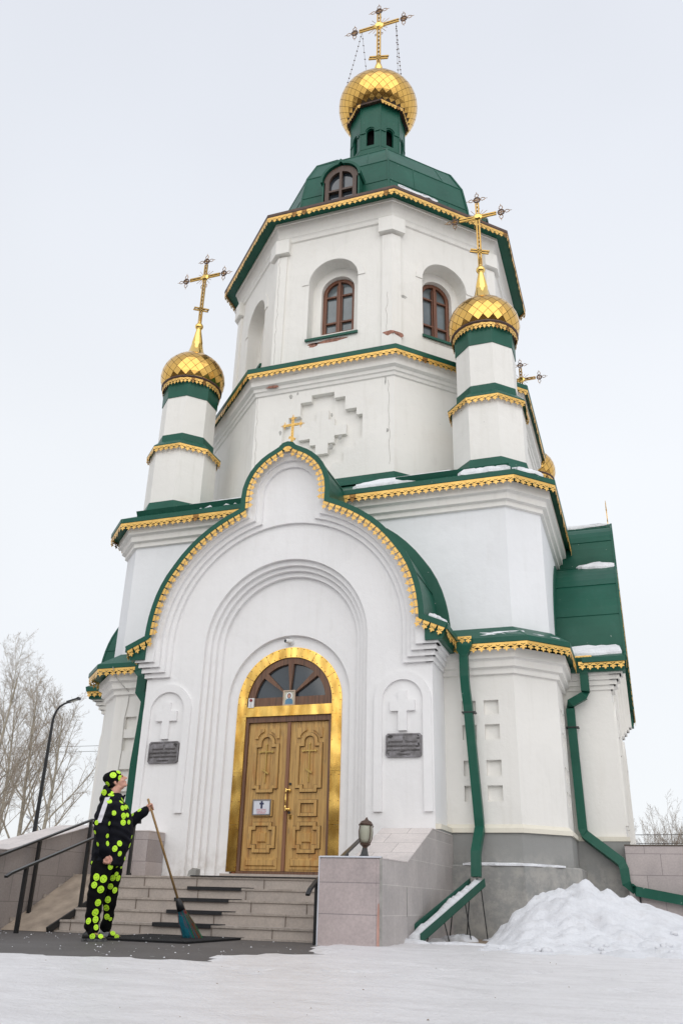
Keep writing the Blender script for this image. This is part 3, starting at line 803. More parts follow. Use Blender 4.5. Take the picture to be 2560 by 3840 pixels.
# bell-shaped octagonal roof
mb = MB()
DR = [(3.25, 16.80), (3.06, 17.05), (2.98, 17.9), (2.84, 18.75), (2.50, 19.55), (1.75, 20.45), (.95, 21.1), (.6, 21.15)]
mb.loft([octo(a, z) for a, z in DR], True)
for k in range(8):           # hip and panel seams
    F = rotF(45*k)
    for i in range(len(DR)-2):
        (a0, z0), (a1, z1) = DR[i], DR[i+1]
        mb.tube([(a0*TAN, YC-a0, z0), (a1*TAN, YC-a1, z1)], .035, 4, None, F)
        if i in (2, 3, 4): mb.tube([(-a0*TAN, YC-a0, z0), (a0*TAN, YC-a0, z0)], .018, 4, None, F)
        if i < 4:
            f_ = .48 if i % 2 else -.35
            mb.tube([(a0*TAN*f_, YC-a0, z0), (a1*TAN*f_, YC-a1, z1)], .014, 4, None, F)
P(mb, 'tower_roof', 'green_metal')
# dormers
def dormer(k):
    F = Matrix.Translation((0, -YC, 0)) @ rotF(90*k); y0 = YC-3.30
    body = MB(); z0 = 16.7; zs = 17.95
    out_ = [(.56, zs-.02), (.50, zs-.02)]+arc(0, zs, .50, 4, 82, 9)+[(.0, zs+.58)]+arc(0, zs, .50, 98, 176, 9)+[(-.50, zs-.02), (-.56, zs-.02), (-.56, zs+.05)]+arc(0, zs, .58, 172, 100, 8)+[(0, zs+.68)]+arc(0, zs, .58, 80, 8, 8)+[(.56, zs+.05)]
    body.prism(out_, y0-.07, y0+.75)
    for s in (1, -1):
        a, b_ = sorted((.44*s, .52*s)); body.box(a, b_, y0, y0+.6, z0, zs)
    body.prism(archpoly(0, z0, zs, .47), y0+.5, y0+.6)
    b0 = body.build('dormer', 'green_metal', church); b0.matrix_parent_inverse = F
    fr = MB(); fr.prism(archpoly(0, z0, zs, .475), y0-.0, y0+.08, [archpoly(0, z0+.25, zs-.05, .33)[::-1]])
    fr.box(-.035, .035, y0-.02, y0+.09, z0+.2, zs+.3); fr.box(-.34, .34, y0-.01, y0+.085, 17.55, 17.61)
    f0 = fr.build('dormer_frame', 'dormer_wood', b0)
    pn = MB(); pn.prism(archpoly(0, z0+.1, zs-.05, .36), y0+.1, y0+.12); pn.build('dormer_pane', 'glass_dark', b0)
for k in (0, 1): dormer(k)
# lantern
mb = MB(); AL = .80; hl = AL*TAN
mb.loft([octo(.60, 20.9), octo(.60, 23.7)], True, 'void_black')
for k in range(8):
    F = rotF(45*k); y0 = YC-AL
    mb.prism([(-hl, 20.9), (hl, 20.9), (hl, 23.66), (-hl, 23.66)], y0, y0+.09, [archpoly(0, 21.85, 22.45, .125, 10)[::-1]], 'green_metal', F)
    mb.box(-hl-.01, hl+.01, y0-.02, y0, 22.46, 22.52, 'green_metal', F) if False else None
    for z in (21.72,): mb.box(-hl, hl, y0-.008, y0, z, z+.02, 'green_metal', F)
    mb.prism([(-hl, 22.40), (-.15, 22.40)]+arc(0, 22.46, .16, 180, 0, 8)+[(.15, 22.40), (hl, 22.40), (hl, 22.46), (.19, 22.46)]+arc(0, 22.46, .205, 0, 180, 8)+[(-.19, 22.46), (-hl, 22.46)], y0-.025, y0, [], 'green_metal', F)
    mb.tube([(hl, YC-AL, 20.9), (hl, YC-AL, 23.66)], .022, 4, 'green_metal', F)
P(mb, 'lantern')
mb = MB(); mb.loft([octo(.80, 23.60), octo(.93, 23.56), octo(.95, 23.60), octo(.90, 23.68)], True, 'brown_trim'); P(mb, 'lantern_rim')
mb = MB(); rr = octo(.945, 0)
for i in range(8):
    if i == 7 or i == 0:
        a, b_ = Vector(rr[i]), Vector(rr[(i+1) % 8]); d = b_-a
        if i == 7: lace_run(mb, a, b_, 23.58, band=.09, pitch=.11)
        else: lace_run(mb, a, a+d*.12, 23.58, band=.09, pitch=.11)
    else: lace_run(mb, rr[i], rr[(i+1) % 8], 23.58, band=.09, pitch=.11)
P(mb, 'lantern_lace')
ZM, AM, BM = 24.33, 1.30, 1.08
pm = [(ell(AM, BM, ZM, z), z) for z in [23.60, 23.68, 23.78, 23.9, 24.03, 24.17, 24.33, 24.48, 24.62, 24.76, 24.88, 24.99, 25.09, 25.18]]+[(.62, 25.26), (.50, 25.34), (.38, 25.43)]
mb = onion_mb(pm, 30); mo = mb.build('main_onion_dome', None, church); mo.matrix_parent_inverse = Matrix.Identity(4)
mb = MB(); mb.loft(lathe_rings([(.44, 25.36), (.32, 25.55), (.25, 25.78), (.18, 26.05), (.15, 26.2), (.16, 26.22), (.09, 26.5), (.06, 26.62)], 16), True, 'gold_polished')
mn = mb.build('main_dome_neck', None, mo, True)
cmb = ornate_cross(3.02, 1.03, w=.10, ends=.30, boss=.19, foot=.16, slant=.30)
o = cmb.build('main_cross', None, church); o.matrix_parent_inverse = Matrix.Identity(4); o.location = (0, 0, 26.36)
for sx, ex, ey in ((-1, -1.05, -.55), (-1, -.45, .8), (1, .95, -.45), (1, .55, .75)):   # stay chains
    mb = MB(); a = Vector((sx*.62, 0, 28.42)); zE = 24.75; b_ = Vector((ex*.98, ey, zE))
    n = 14; pts = [a.lerp(b_, i/n)+Vector((0, 0, -.25*sin(pi*i/n)*.5)) for i in range(n+1)]
    mb.tube(pts, .006, 3, 'bronze')
    for p in pts[1:-1]: mb.tube([p+Vector((-.02, 0, .015)), p+Vector((.02, 0, -.015))], .016, 4, 'bronze')
    c_ = mb.build('stay_chain', None, church); c_.matrix_parent_inverse = Matrix.Identity(4)

# exposed brick and plaster losses
def blotch(cx, cz, w, h, y, F=None, mat='mortar_bare', seed=0, thick=.012, parent=None):
    rnd = random.Random(seed*31+int(cx*100)+int(cz*10)); n = 11; mb = MB()
    pts = [(cx+w*.5*cos(2*pi*i/n)*rnd.uniform(.6, 1.15), cz+h*.5*sin(2*pi*i/n)*rnd.uniform(.6, 1.15)) for i in range(n)]
    mb.prism(pts, y-.004, y+thick, [], mat, F); return mb
def loss(*a, **k): P(blotch(*a, **k), 'plaster_loss')
yd = YC-AP; yu = YC-AU
for cx, cz, w, h in ((.43, 9.62, .10, .12), (.22, 9.42, .11, .16), (.22, 10.22, .05, .12), (-.99, 9.97, .07, .13), (-.98, 9.55, .07, .2), (-.78, 10.88, .1, .12), (-.62, 10.93, .05, .1), (1.45, 10.9, .04, .3), (1.50, 9.62, .06, .12), (-.08, 9.18, .16, .08)): loss(cx, cz, w, h, yd)
loss(-1.2, 11.14, .35, .08, YC-4.10, None, 'brick_bare'); loss(-.6, 11.36, .3, .04, YC-4.15)
loss(-.05, 12.53, 1.0, .10, yu, None, 'brick_bare'); loss(-.45, 12.50, .3, .14, yu, None, 'brick_bare'); loss(.35, 12.06, 1.4, .07, yu, None, 'brick_bare'); loss(1.42, 12.42, .30, .15, yu-.055, None, 'brick_bare')
F45 = rotF(45)
loss(-1.32, 12.42, .34, .16, yu-.055, F45, 'brick_bare'); loss(-1.15, 13.60, .16, .12, yu, F45, 'mortar_bare'); loss(-.05, 12.55, .8, .04, yu, F45, 'mortar_bare')
loss(1.38, 12.05, .05, .18, yu-.055, rotF(-45), 'brick_bare')
def crack(pts, y, F=None, w=.006):
    mb = MB(); mb.tube([(x, y, z) for x, z in pts], w, 3, 'crack', F); P(mb, 'wall_crack')
rnd = random.Random(3)
def jag(x0, z0, x1, z1, n=12, a=.02): return [(x0+(x1-x0)*i/n+rnd.uniform(-a, a), z0+(z1-z0)*i/n) for i in range(n+1)]
crack(jag(-1.42, 12.1, -1.46, 15.9, 26, .025), yu-.056); crack(jag(-1.55, 8.6, -1.62, 11.3, 20, .02), yd-.001); crack(jag(1.35, 12.4, 1.38, 13.6, 12, .03), yu-.056)
crack(jag(1.55, 8.8, 1.52, 10.9, 16, .015), yd-.001)

# ---- snow lying on the roofs
def snow_patch(name, pts, th=.05, seed=1):
    """irregular slab given its outline on the roof in 3-D"""
    rnd = random.Random(seed); P3 = [Vector(p) for p in pts]
    dense = []
    for i in range(len(P3)):
        a, b_ = P3[i], P3[(i+1) % len(P3)]; n = max(2, int((b_-a).length/.12))
        for j in range(n):
            q = a.lerp(b_, j/n); dense.append(q+Vector((rnd.uniform(-.03, .03), rnd.uniform(-.03, .03), 0)))
    c = sum(dense, Vector())/len(dense); mb = MB()
    mb.loft([[tuple(q-Vector((0, 0, .01))) for q in dense], [tuple(q+Vector((0, 0, th*.8))) for q in dense], [tuple(c+(q-c)*.86+Vector((0, 0, th*rnd.uniform(1.0, 1.7)))) for q in dense], [tuple(c+(q-c)*.4+Vector((0, 0, th*1.7))) for q in dense]], True)
    return mb.build(name, 'snow_roof')
def rp(x, y): return (x, y, 7.85+(min(y, 1.4)-.16)*.609+.002)
sp = [('snow along the roof edge between gable and right front turret', [rp(1.0, .24), rp(2.0, .24), rp(3.0, .40), rp(3.2, .75), rp(2.6, .95), rp(1.6, .8), rp(1.0, .55)]),
      ('snow on the roof below the left front turret', [rp(-1.05, .32), rp(-2.4, .30), rp(-3.0, .5), rp(-2.6, .9), rp(-1.8, 1.0), rp(-1.0, .95)]),
      ('narrow snow strip at the roof corner beside the right front turret', [rp(3.1, .22), rp(4.1, .22), rp(4.05, .36), rp(3.2, .36)])]
for i, (lb, pts) in enumerate(sp): tag(snow_patch('roof_snow', pts, .06, i), lb, 'snow patch', 'snow patches on the church roofs')
def xp(w, y, z): return (w, y, z)
cs = [(4.30, .30), (4.75, .72)]
o = snow_patch('roof_snow', [(4.25, .30, 7.90), (4.70, .75, 7.90), (4.60, .90, 8.0), (4.15, .48, 8.0)], .05, 9); tag(o, 'snow on the chamfered roof corner right of the front right turret', 'snow patch', 'snow patches on the church roofs')
o = snow_patch('roof_snow', [(3.3, .22, 4.70), (4.15, .24, 4.70), (4.15, .32, 4.78), (3.35, .34, 4.80)], .014, 11); tag(o, 'thin snow on the low roof above the square wall niches', 'snow patch', 'snow patches on the church roofs')
o = snow_patch('roof_snow', [(4.30, .40, 4.72), (4.72, .80, 4.72), (4.68, .86, 4.76), (4.27, .48, 4.76)], .014, 12); tag(o, 'thin snow on the chamfered corner of the low roof', 'snow patch', 'snow patches on the church roofs')
o = snow_patch('roof_snow', [(2.72, -.6, 4.86), (2.95, -.62, 4.75), (2.98, -.2, 4.75), (2.70, -.25, 4.95)], .06, 13); tag(o, 'small snow lump at the foot of the portal gable roof', 'snow patch', 'snow patches on the church roofs')
# side vault: outline follows the curved profile, rotated on to the right arm
def vault_pt(u, yy):
    """u: index along right-hand half profile (front-facing side of right arm)"""
    Lh = [(-x, z) for x, z in HALF]; i = int(u); f = u-i; a = Vector(Lh[i]); b_ = Vector(Lh[min(i+1, len(Lh)-1)]); q = a.lerp(b_, f)
    n_ = Vector((-1, .5)).normalized()*.008
    v = Vector((q.x+n_.x, yy, q.y+n_.y)); return rotF(90) @ v
o = snow_patch('roof_snow', [vault_pt(24.6, -.66), vault_pt(24.5, -.2), vault_pt(24.6, .35), vault_pt(25.4, .38), vault_pt(25.6, -.3), vault_pt(25.4, -.68)], .05, 21); tag(o, 'snow heaped in the gutter at the foot of the right side vault', 'snow patch', 'snow patches on the church roofs')
o = snow_patch('roof_snow', [vault_pt(11.9, -.68), vault_pt(10.9, -.4), vault_pt(11.2, -.1), vault_pt(12.0, .1), vault_pt(12.6, -.15), vault_pt(12.9, -.5), vault_pt(12.5, -.68)], .05, 22); tag(o, 'snow on the shoulder halfway up the right side vault', 'snow patch', 'snow patches on the church roofs')
o = snow_patch('roof_snow', [vault_pt(.4, -.66), vault_pt(.4, .6), vault_pt(2.2, .6), vault_pt(1.8, -.1), vault_pt(1.5, -.66)], .03, 23); tag(o, 'snow strip along the top ridge of the right side vault', 'snow patch', 'snow patches on the church roofs')
o = snow_patch('roof_snow', [(1.75, YC-3.98, 16.53), (2.55, YC-3.15, 16.53), (2.5, YC-3.1, 16.58), (1.72, YC-3.9, 16.60)], .035, 24); tag(o, 'thin snow line on the top eave under the bell shaped tower roof', 'snow patch', 'snow patches on the church roofs')
o = snow_patch('roof_snow', [(3.0, .28, 1.052), (3.9, .28, 1.052), (4.5, .85, 1.052), (4.46, .92, 1.052), (3.86, .37, 1.052), (3.0, .36, 1.052)], .022, 25); tag(o, 'thin snow line on the ledge of the grey plinth', 'snow patch')

# ================================================================ DOOR
door = empty('double_door', 'carved double wooden door with gold sheet surround and half round fanlight', 'door', (0, 0, .85))
def D(mb, name, mat=None, par=None, smooth=False, label=None):
    o = mb.build(name, mat, par or door, smooth)
    if par is None: o.matrix_parent_inverse = Matrix.Translation((0, 0, -.85))
    if label: o['label'] = label
    return o
mb = MB(); mb.box(-1.3, 1.3, .14, .3, .3, 5.0); D(mb, 'dark_backing', 'glass_dark')
mb = MB()          # gold surround: two jamb strips in sheets, arch in segments, lintel
for s in (1, -1):
    zz = [.88, 1.62, 2.48, 3.44]
    for i in range(3):
        a, b_ = sorted((.815*s, 1.0*s)); mb.box(a, b_, -.012-.004*i, .10, zz[i]+.003, zz[i+1])
n = 6
for i in range(n):
    a0, a1 = 180*i/n+(0.4 if i else 0), 180*(i+1)/n
    mb.prism(arc(0, 3.68, 1.0, a0, a1, 8)+arc(0, 3.68, .815, a1, a0, 8), -.016+.003*(i % 2), .10)
for s in (1, -1):
    a, b_ = sorted((.815*s, 1.0*s)); mb.box(a, b_, -.018, .10, 3.443, 3.68)
for x0, x1 in ((-.813, .02), (.023, .813)): mb.box(x0, x1, -.02, .10, 3.445, 3.622)
D(mb, 'gold_surround', 'gold_sheet')
mb = MB()
for i in range(25):
    a = radians(180*i/24)
    for r_ in (.84, .975): mb.tube([(r_*cos(a), -.025, 3.68+r_*sin(a)), (r_*cos(a), -.005, 3.68+r_*sin(a))], .008, 5, 'rusty_iron')
for s in (1, -1):
    for z in (.95, 1.55, 1.68, 2.0, 2.42, 2.54, 3.0, 3.38, 3.5):
        for x in (.835, .975): mb.tube([(s*x, -.026, z), (s*x, -.005, z)], .007, 5, 'rusty_iron')
    mb.box(*sorted((.83*s, .93*s)), .0, .06, .80, .88, 'rusty_iron')
D(mb, 'surround_nails')
fw = MB()          # timber frame
for s in (1, -1): fw.box(*sorted((.765*s, .815*s)), .01, .12, .84, 3.42)
fw.box(-.815, .815, .012, .12, 3.345, 3.444); fw.box(-.815, .815, .0, .12, .80, .895)
D(fw, 'door_frame', 'frame_wood')
fl = MB()
outer = [(.81, 3.63), (.81, 3.68)]+arc(0, 3.68, .81, 2, 178, 30)+[(-.81, 3.68), (-.81, 3.63)]
holes = []
for i in range(4):
    a0, a1 = 180*i/4+4.5, 180*(i+1)/4-4.5
    rr = .68
    pts = [(.16*cos(radians((a0+a1)/2)), max(3.775, 3.70+.16*sin(radians((a0+a1)/2))))]
    seg = arc(0, 3.70, rr, a0, a1, 8); seg = [(x, max(z, 3.78)) for x, z in seg]
    holes.append(([(.10*cos(radians(a0)), max(3.78, 3.76+.10*sin(radians(a0))))]+seg+[(.10*cos(radians(a1)), max(3.78, 3.76+.10*sin(radians(a1))))])[::-1])
fl.prism(outer, .01, .09, holes); flo = D(fl, 'fanlight_frame', 'frame_wood')
mb = MB(); mb.prism(archpoly(0, 3.66, 3.70, .74), .07, .085); D(mb, 'fanlight_pane', 'glass_dark', flo)
def leaf(s):
    x0, x1 = (-.762, -.02) if s < 0 else (.045, .765); cx = -.398 if s < 0 else .41
    yb = .06
    lf = MB(); n = 5; w = (x1-x0)/n
    for i in range(n): lf.box(x0+w*i+.0015, x0+w*(i+1)-.0015, yb, yb+.04, .90, 3.34)
    lo = D(lf, 'door_leaf', 'door_wood')
    def panel(name, mb_, mat='door_wood', label=None): return D(mb_, name, mat, lo)
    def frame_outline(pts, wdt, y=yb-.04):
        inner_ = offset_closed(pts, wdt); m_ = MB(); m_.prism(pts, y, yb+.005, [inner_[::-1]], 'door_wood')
        big = offset_closed(pts, -.009); small = offset_closed(pts, wdt+.008); m_.prism(big, yb-.003, yb+.004, [small[::-1]], 'moulding_outline'); return m_  # thin dark plate outlining the moulding inside and out
    def offset_closed(pts, d):
        # shrink toward the inside
        area = sum(pts[i][0]*pts[(i+1) % len(pts)][1]-pts[(i+1) % len(pts)][0]*pts[i][1] for i in range(len(pts)))
        sg = 1 if area > 0 else -1; o = []; n = len(pts)
        for i in range(n):
            a, b_, c_ = Vector(pts[i-1]), Vector(pts[i]), Vector(pts[(i+1) % n]); d1 = (b_-a).normalized(); d2 = (c_-b_).normalized()
            n1 = Vector((-d1.y, d1.x))*sg; n2 = Vector((-d2.y, d2.x))*sg; m_ = (n1+n2); m_ = m_.normalized() if m_.length > 1e-5 else n1
            k = d/max(.5, m_.dot(n1)); o.append((b_.x+m_.x*k, b_.y+m_.y*k))
        return o
    # tall arched moulding with stepped corners
    hw = .215
    tall = [(cx+hw-.06, 2.15), (cx+hw-.06, 2.215), (cx+hw+.02, 2.215), (cx+hw+.02, 2.965), (cx+.15, 2.965)]+arc(cx, 2.99, .15, 0, 180, 14)+[(cx-.15, 2.965), (cx-hw-.02, 2.965), (cx-hw-.02, 2.215), (cx-hw+.06, 2.215), (cx-hw+.06, 2.15)]
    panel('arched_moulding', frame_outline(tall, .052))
    for q in (1, -1):      # corner blocks above
        b_ = [(cx+q*.235, 3.06), (cx+q*.235, 3.23), (cx+q*.06, 3.23), (cx+q*.06, 3.19), (cx+q*.13, 3.15), (cx+q*.175, 3.10), (cx+q*.175, 3.06)]
        m_ = MB(); m_.prism(b_, yb-.03, yb+.005); panel('corner_block', m_)
    c0, c1, z0, z1 = cx-.17, cx+.17, 1.76, 2.02       # middle panel
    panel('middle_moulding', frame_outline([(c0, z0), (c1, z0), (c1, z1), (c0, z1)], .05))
    h2 = .245
    ring = [(cx+.16, 1.185), (cx+.16, 1.255), (cx+h2, 1.255), (cx+h2, 1.60), (cx+.17, 1.60), (cx+.17, 1.665), (cx-.17, 1.665), (cx-.17, 1.60), (cx-h2, 1.60), (cx-h2, 1.255), (cx-.16, 1.255), (cx-.16, 1.185)]
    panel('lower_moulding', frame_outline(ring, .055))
    m_ = MB(); m_.loft([[(cx-.085, yb+.0, 1.345), (cx+.085, yb+.0, 1.345), (cx+.085, yb+.0, 1.505), (cx-.085, yb+.0, 1.505)], [(cx-.07, yb-.035, 1.36), (cx+.07, yb-.035, 1.36), (cx+.07, yb-.035, 1.49), (cx-.07, yb-.035, 1.49)]], True); panel('boss_block', m_)
    m_ = MB(); w_ = .30
    m_.box(cx-w_, cx+w_, yb-.012, yb+.005, .93, 1.11); m_.loft([[(cx-w_+.02, yb-.012, .97), (cx+w_-.02, yb-.012, .97), (cx+w_-.02, yb-.012, 1.09), (cx-w_+.02, yb-.012, 1.09)], [(cx-w_+.05, yb-.035, .99), (cx+w_-.05, yb-.035, .99), (cx+w_-.05, yb-.035, 1.075), (cx-w_+.05, yb-.035, 1.075)]], True); panel('kick_panel', m_)
    m_ = MB()              # brass cross
    m_.box(cx-.009, cx+.009, yb-.03, yb-.012, 2.31, 2.95); m_.box(cx-.115, cx+.115, yb-.032, yb-.012, 2.823, 2.842)
    for q in (-1, 1): m_.tube([(cx+q*.115, yb-.034, 2.832), (cx+q*.115, yb-.012, 2.832)], .02, 8)
    m_.tube([(cx, yb-.034, 2.955), (cx, yb-.012, 2.955)], .018, 8)
    m_.prism([(cx-.06, 2.515), (cx-.06, 2.545), (cx+.06, 2.475), (cx+.06, 2.445)], yb-.032, yb-.012)
    for q in (2.37, 2.8): m_.box(cx-.004, cx+.004, yb-.012, yb+.002, q-.004, q+.004)
    panel('brass_cross', m_, 'old_brass')
    return lo
lf1 = leaf(-1); lf2 = leaf(1)
mb = MB(); mb.box(-.018, .043, .03, .10, .90, 3.34); D(mb, 'centre_batten', 'batten_wood')
mb = MB()
for z in (1.87, 2.18):
    mb.tube([(.075, .06, z), (.075, .0, z)], .012, 8); mb.loft([[(.075+.028*cos(a)*q, .03-.028*d_, z+.028*sin(a)*q) for a in [2*pi*i/10 for i in range(10)]] for q, d_ in ((.3, -.9), (.8, -.5), (1, 0), (.8, .6), (.3, .95))], True)
    mb.tube([(.03, -.01, z), (.075, .005, z)], .014, 6)
mb.tube([(.028, -.015, z) for z in (1.84, 1.90, 1.93, 1.98, 2.02, 2.07, 2.12, 2.15, 2.21)], [.012, .018, .010, .014, .018, .014, .010, .018, .012], 8)
D(mb, 'door_handle', 'gold_polished', lf2)
mb = MB(); mb.tube([(.08, .06, 1.82), (.08, .04, 1.82)], .022, 10); mb.tube([(.078, .06, 2.285), (.078, .04, 2.285)], .022, 10); D(mb, 'lock_rose', 'black_metal', lf2)
mb = MB(); mb.box(.085, .125, .045, .06, 1.72, 1.785); D(mb, 'key_plate', 'gold_polished', lf2)

# text helper --------------------------------------------------------
def text_mesh(body, size, mat, parent, name='lettering', extrude=.002, align='CENTER', sx=1.0):
    cu_ = bpy.data.curves.new(name, 'FONT'); cu_.body = body; cu_.size = size; cu_.extrude = extrude; cu_.align_x = align; cu_.align_y = 'CENTER'
    tmp = bpy.data.objects.new('tmp_text', cu_); C.objects.link(tmp); bpy.context.view_layer.update()
    me = bpy.data.meshes.new_from_object(tmp.evaluated_get(bpy.context.evaluated_depsgraph_get()))
    bpy.data.objects.remove(tmp)
    me.materials.clear(); me.materials.append(MATS[mat]); me.transform(Matrix.Diagonal((sx, 1, 1, 1)))
    o = bpy.data.objects.new(name, me); C.objects.link(o); o.parent = parent; return o
# memorial plaques
def plaque(cx, label, damaged, dz=0):
    base = MB(); w, h, c = .30, .188, .03
    outl = lambda w, h, c: [(-w+c, -h), (w-c, -h), (w-c*.6, -h+c*.6), (w, -h+c), (w, h-c), (w-c*.6, h-c*.6), (w-c, h), (-w+c, h), (-w+c*.6, h-c*.6), (-w, h-c), (-w, -h+c), (-w+c*.6, -h+c*.6)]
    base.prism(outl(w, h, c), -.010, .012, [], 'plaque_metal')
    base.prism(outl(w, h, c), -.024, -.008, [outl(w-.022, h-.022, c)[::-1]], 'plaque_metal')
    o = base.build('plaque', None); o.location = (cx, -.412, 2.797+dz); o.rotation_euler = (0, radians(.8 if cx > 0 else -.3), 0)
    tag(o, label, 'plaque', 'bronze plaques beside the door')
    lines = [('Московский    Патриархат', .058, .045, .80), ('Красноярско-Енисейская Епархия', -.008, .047, .76), ('Храм Святого Даниила Ачинского', -.075, .047, .76), ('г.Красноярск', -.14, .044, .80)]
    for tx, z, sz, sx in lines:
        tl = text_mesh(tx, sz, 'plaque_text', o, 'lettering', .004, sx=sx); tl.location = (0, -.014, z); tl.rotation_euler = (pi/2, 0, 0)
    cr_ = MB(); cr_.box(-.003, .003, -.015, -.01, .085, .145); cr_.box(-.014, .014, -.015, -.01, .12, .126); cr_.box(-.008, .008, -.015, -.01, .133, .138); cr_.prism([(-.012, .102), (.012, .094), (.012, .098), (-.012, .106)], -.015, -.01)
    cr_.build('plaque_cross', 'plaque_text', o)
    if damaged:
        rnd = random.Random(5); dm = MB()
        for cx2, cz2, ww, hh in ((-.225, .135, .10, .05), (-.25, .05, .02, .05), (.235, .11, .07, .03), (.25, .02, .05, .06), (.20, -.075, .17, .035), (.245, .15, .03, .03), (.225, -.02, .06, .03), (-.25, -.13, .015, .04), (-.24, -.165, .02, .015), (-.02, -.10, .07, .012)):
            n = 9; dm = MB(); dm.prism([(cx2+ww*.5*cos(2*pi*i/n)*rnd.uniform(.55, 1.1), cz2+hh*.5*sin(2*pi*i/n)*rnd.uniform(.55, 1.1)) for i in range(n)], -.0165-.0003*rnd.random(), -.01); dm.build('worn_patch', 'plaque_dark', o)
    else:
        rnd = random.Random(6); dm = MB()
        for cx2, cz2, ww, hh in ((.225, .13, .09, .05), (.24, .10, .03, .03)):
            n = 9; dm = MB(); dm.prism([(cx2+ww*.5*cos(2*pi*i/n)*rnd.uniform(.55, 1.1), cz2+hh*.5*sin(2*pi*i/n)*rnd.uniform(.55, 1.1)) for i in range(n)], -.0165, -.01); dm.build('worn_patch', 'plaque_dark', o)
plaque(-2.19, 'grey bronze plaque on the wall left of the door, above the person, evenly tarnished', False, .005)
plaque(2.215, 'grey bronze plaque on the wall right of the door, with black worn patches', True)
# opening hours notice
nt_ = MB(); nt_.box(-.158, .158, -.006, .01, -.118, .118, 'sign_white'); nt_.prism([(-.168, -.128), (.168, -.128), (.168, .128), (-.168, .128)], -.014, .012, [[(-.15, -.11), (-.15, .11), (.15, .11), (.15, -.11)]], 'plaque_metal')
no = nt_.build('notice', None); no.location = (-.418, .018, 1.905); tag(no, 'white framed opening hours notice with a dark cross, hung on the left door leaf', 'sign')
c_ = MB(); c_.prism([(x, z) for x, z in [(-.018, -.02), (.018, -.02), (.018, .045), (.04, .045), (.04, .075), (.018, .075), (.018, .10), (-.018, .10), (-.018, .075), (-.04, .075), (-.04, .045), (-.018, .045)]], -.0085, -.005); c_.build('notice_cross', 'sign_navy', no)
for tx, z, sz in (('ХРАМ ОТКРЫТ', -.040, .030), ('С 8.00 ДО 17.00', -.067, .030), ('ЕЖЕДНЕВНО', -.094, .030)):
    tl = text_mesh(tx, sz, 'sign_red', no, 'lettering', .0005, sx=.85); tl.location = (0, -.0075, z); tl.rotation_euler = (pi/2, 0, 0)
# icon on the fanlight
ic = MB(); ic.prism([(-.115, -.135), (.115, -.135), (.115, .135), (-.115, .135)], -.02, .01, [[(-.095, -.115), (-.095, .115), (.095, .115), (.095, -.115)]], 'icon_frame'); ic.box(-.096, .096, -.008, .008, -.116, .116, 'icon_gold')
io = ic.build('icon', None); io.location = (0, -.004, 3.757); tag(io, 'small framed painted icon of a haloed bearded figure standing on the fanlight bar', 'icon')
c_ = MB(); c_.prism(arc(0, .035, .062, 0, 360, 20)[:-1], -.0105, -.006, [], 'white_plastic'); c_.prism([(.035*cos(a), .035+.045*sin(a)) for a in [2*pi*i/16 for i in range(16)]], -.0125, -.006, [], 'icon_hair'); c_.prism([(.022*cos(a), .032+.032*sin(a)) for a in [2*pi*i/14 for i in range(14)]], -.0145, -.006, [], 'skin')
c_.prism([(-.075, -.112), (.075, -.112), (.068, -.04), (.03, -.012), (-.03, -.012), (-.068, -.04)], -.0115, -.006, [], 'icon_blue'); c_.build('painted_figure', None, io)
# alarm sounder and camera
al_ = MB(); al_.box(-.052, .052, -.03, .01, -.085, .085, 'white_plastic'); al_.tube([(0, -.028, .045), (0, -.045, .045)], .026, 14, 'red_plastic')
for z in (-.02, -.04, -.06): al_.box(-.02, .02, -.032, -.028, z, z+.004, 'plaque_dark')
ao = al_.build('alarm_sounder', None); ao.location = (-.725, -.015, 3.69); tag(ao, 'small white alarm box with round red lamp at the left end of the gold lintel', 'alarm')
cc = MB(); cc.tube([(0, 0, 0), (0, -.03, 0)], .06, 16, 'white_plastic'); cc.tube([(0, -.03, 0), (-.01, -.07, .005)], .035, 10, 'white_plastic'); cc.tube([(.015, -.055, 0), (-.05, -.15, -.01)], [.042, .038], 14, 'white_plastic'); cc.tube([(-.05, -.15, -.01), (-.053, -.156, -.011)], .030, 14, 'glass_dark')
co = cc.build('security_camera', None, None, False); co.location = (-.02, .0, 4.78); tag(co, 'small white security camera with black lens above the gold door arch', 'camera')

# ================================================================ DOWNPIPES
def rect_path(mb, pts, w, d, mat='green_metal'):
    """box-section duct: width w along x, depth d along y"""
    rings = []
    for i, p in enumerate(pts):
        p = Vector(p)
        a = Vector(pts[max(i-1, 0)]); b_ = Vector(pts[min(i+1, len(pts)-1)]); t_ = (b_-a).normalized()
        k = 1/max(.55, abs(t_.z)) if abs(t_.z) > .3 else 1
        up = Vector((0, 0, 1))
        sidev = Vector((1, 0, 0)) if abs(t_.x) < .75 else Vector((t_.z, 0, -t_.x)).normalized()
        sidev = (sidev-t_*sidev.dot(t_)).normalized(); dep = t_.cross(sidev)
        ww = w[i] if isinstance(w, list) else w
        rings.append([tuple(p+sidev*ww/2*a_+dep*d/2*b2) for a_, b2 in ((-1, -1), (1, -1), (1, 1), (-1, 1))])
    mb.loft(rings, True, mat)
def funnel(mb, c, top, bot, z0, z1, dy):
    rg = lambda w, z, d: [(c[0]-w/2, c[1]-d/2, z), (c[0]+w/2, c[1]-d/2, z), (c[0]+w/2, c[1]+d/2, z), (c[0]-w/2, c[1]+d/2, z)]
    mb.loft([rg(bot, z1, dy*.6), rg(bot, z1+.03, dy*.6), rg(top*.97, z0-.14, dy), rg(top, z0, dy)], True, 'green_metal')
def strap(mb, c, w=.19): mb.box(c[0]-w/2-.02, c[0]+w/2+.02, c[1]-.075, c[1]+.09, c[2]-.01, c[2]+.01, 'black_metal')
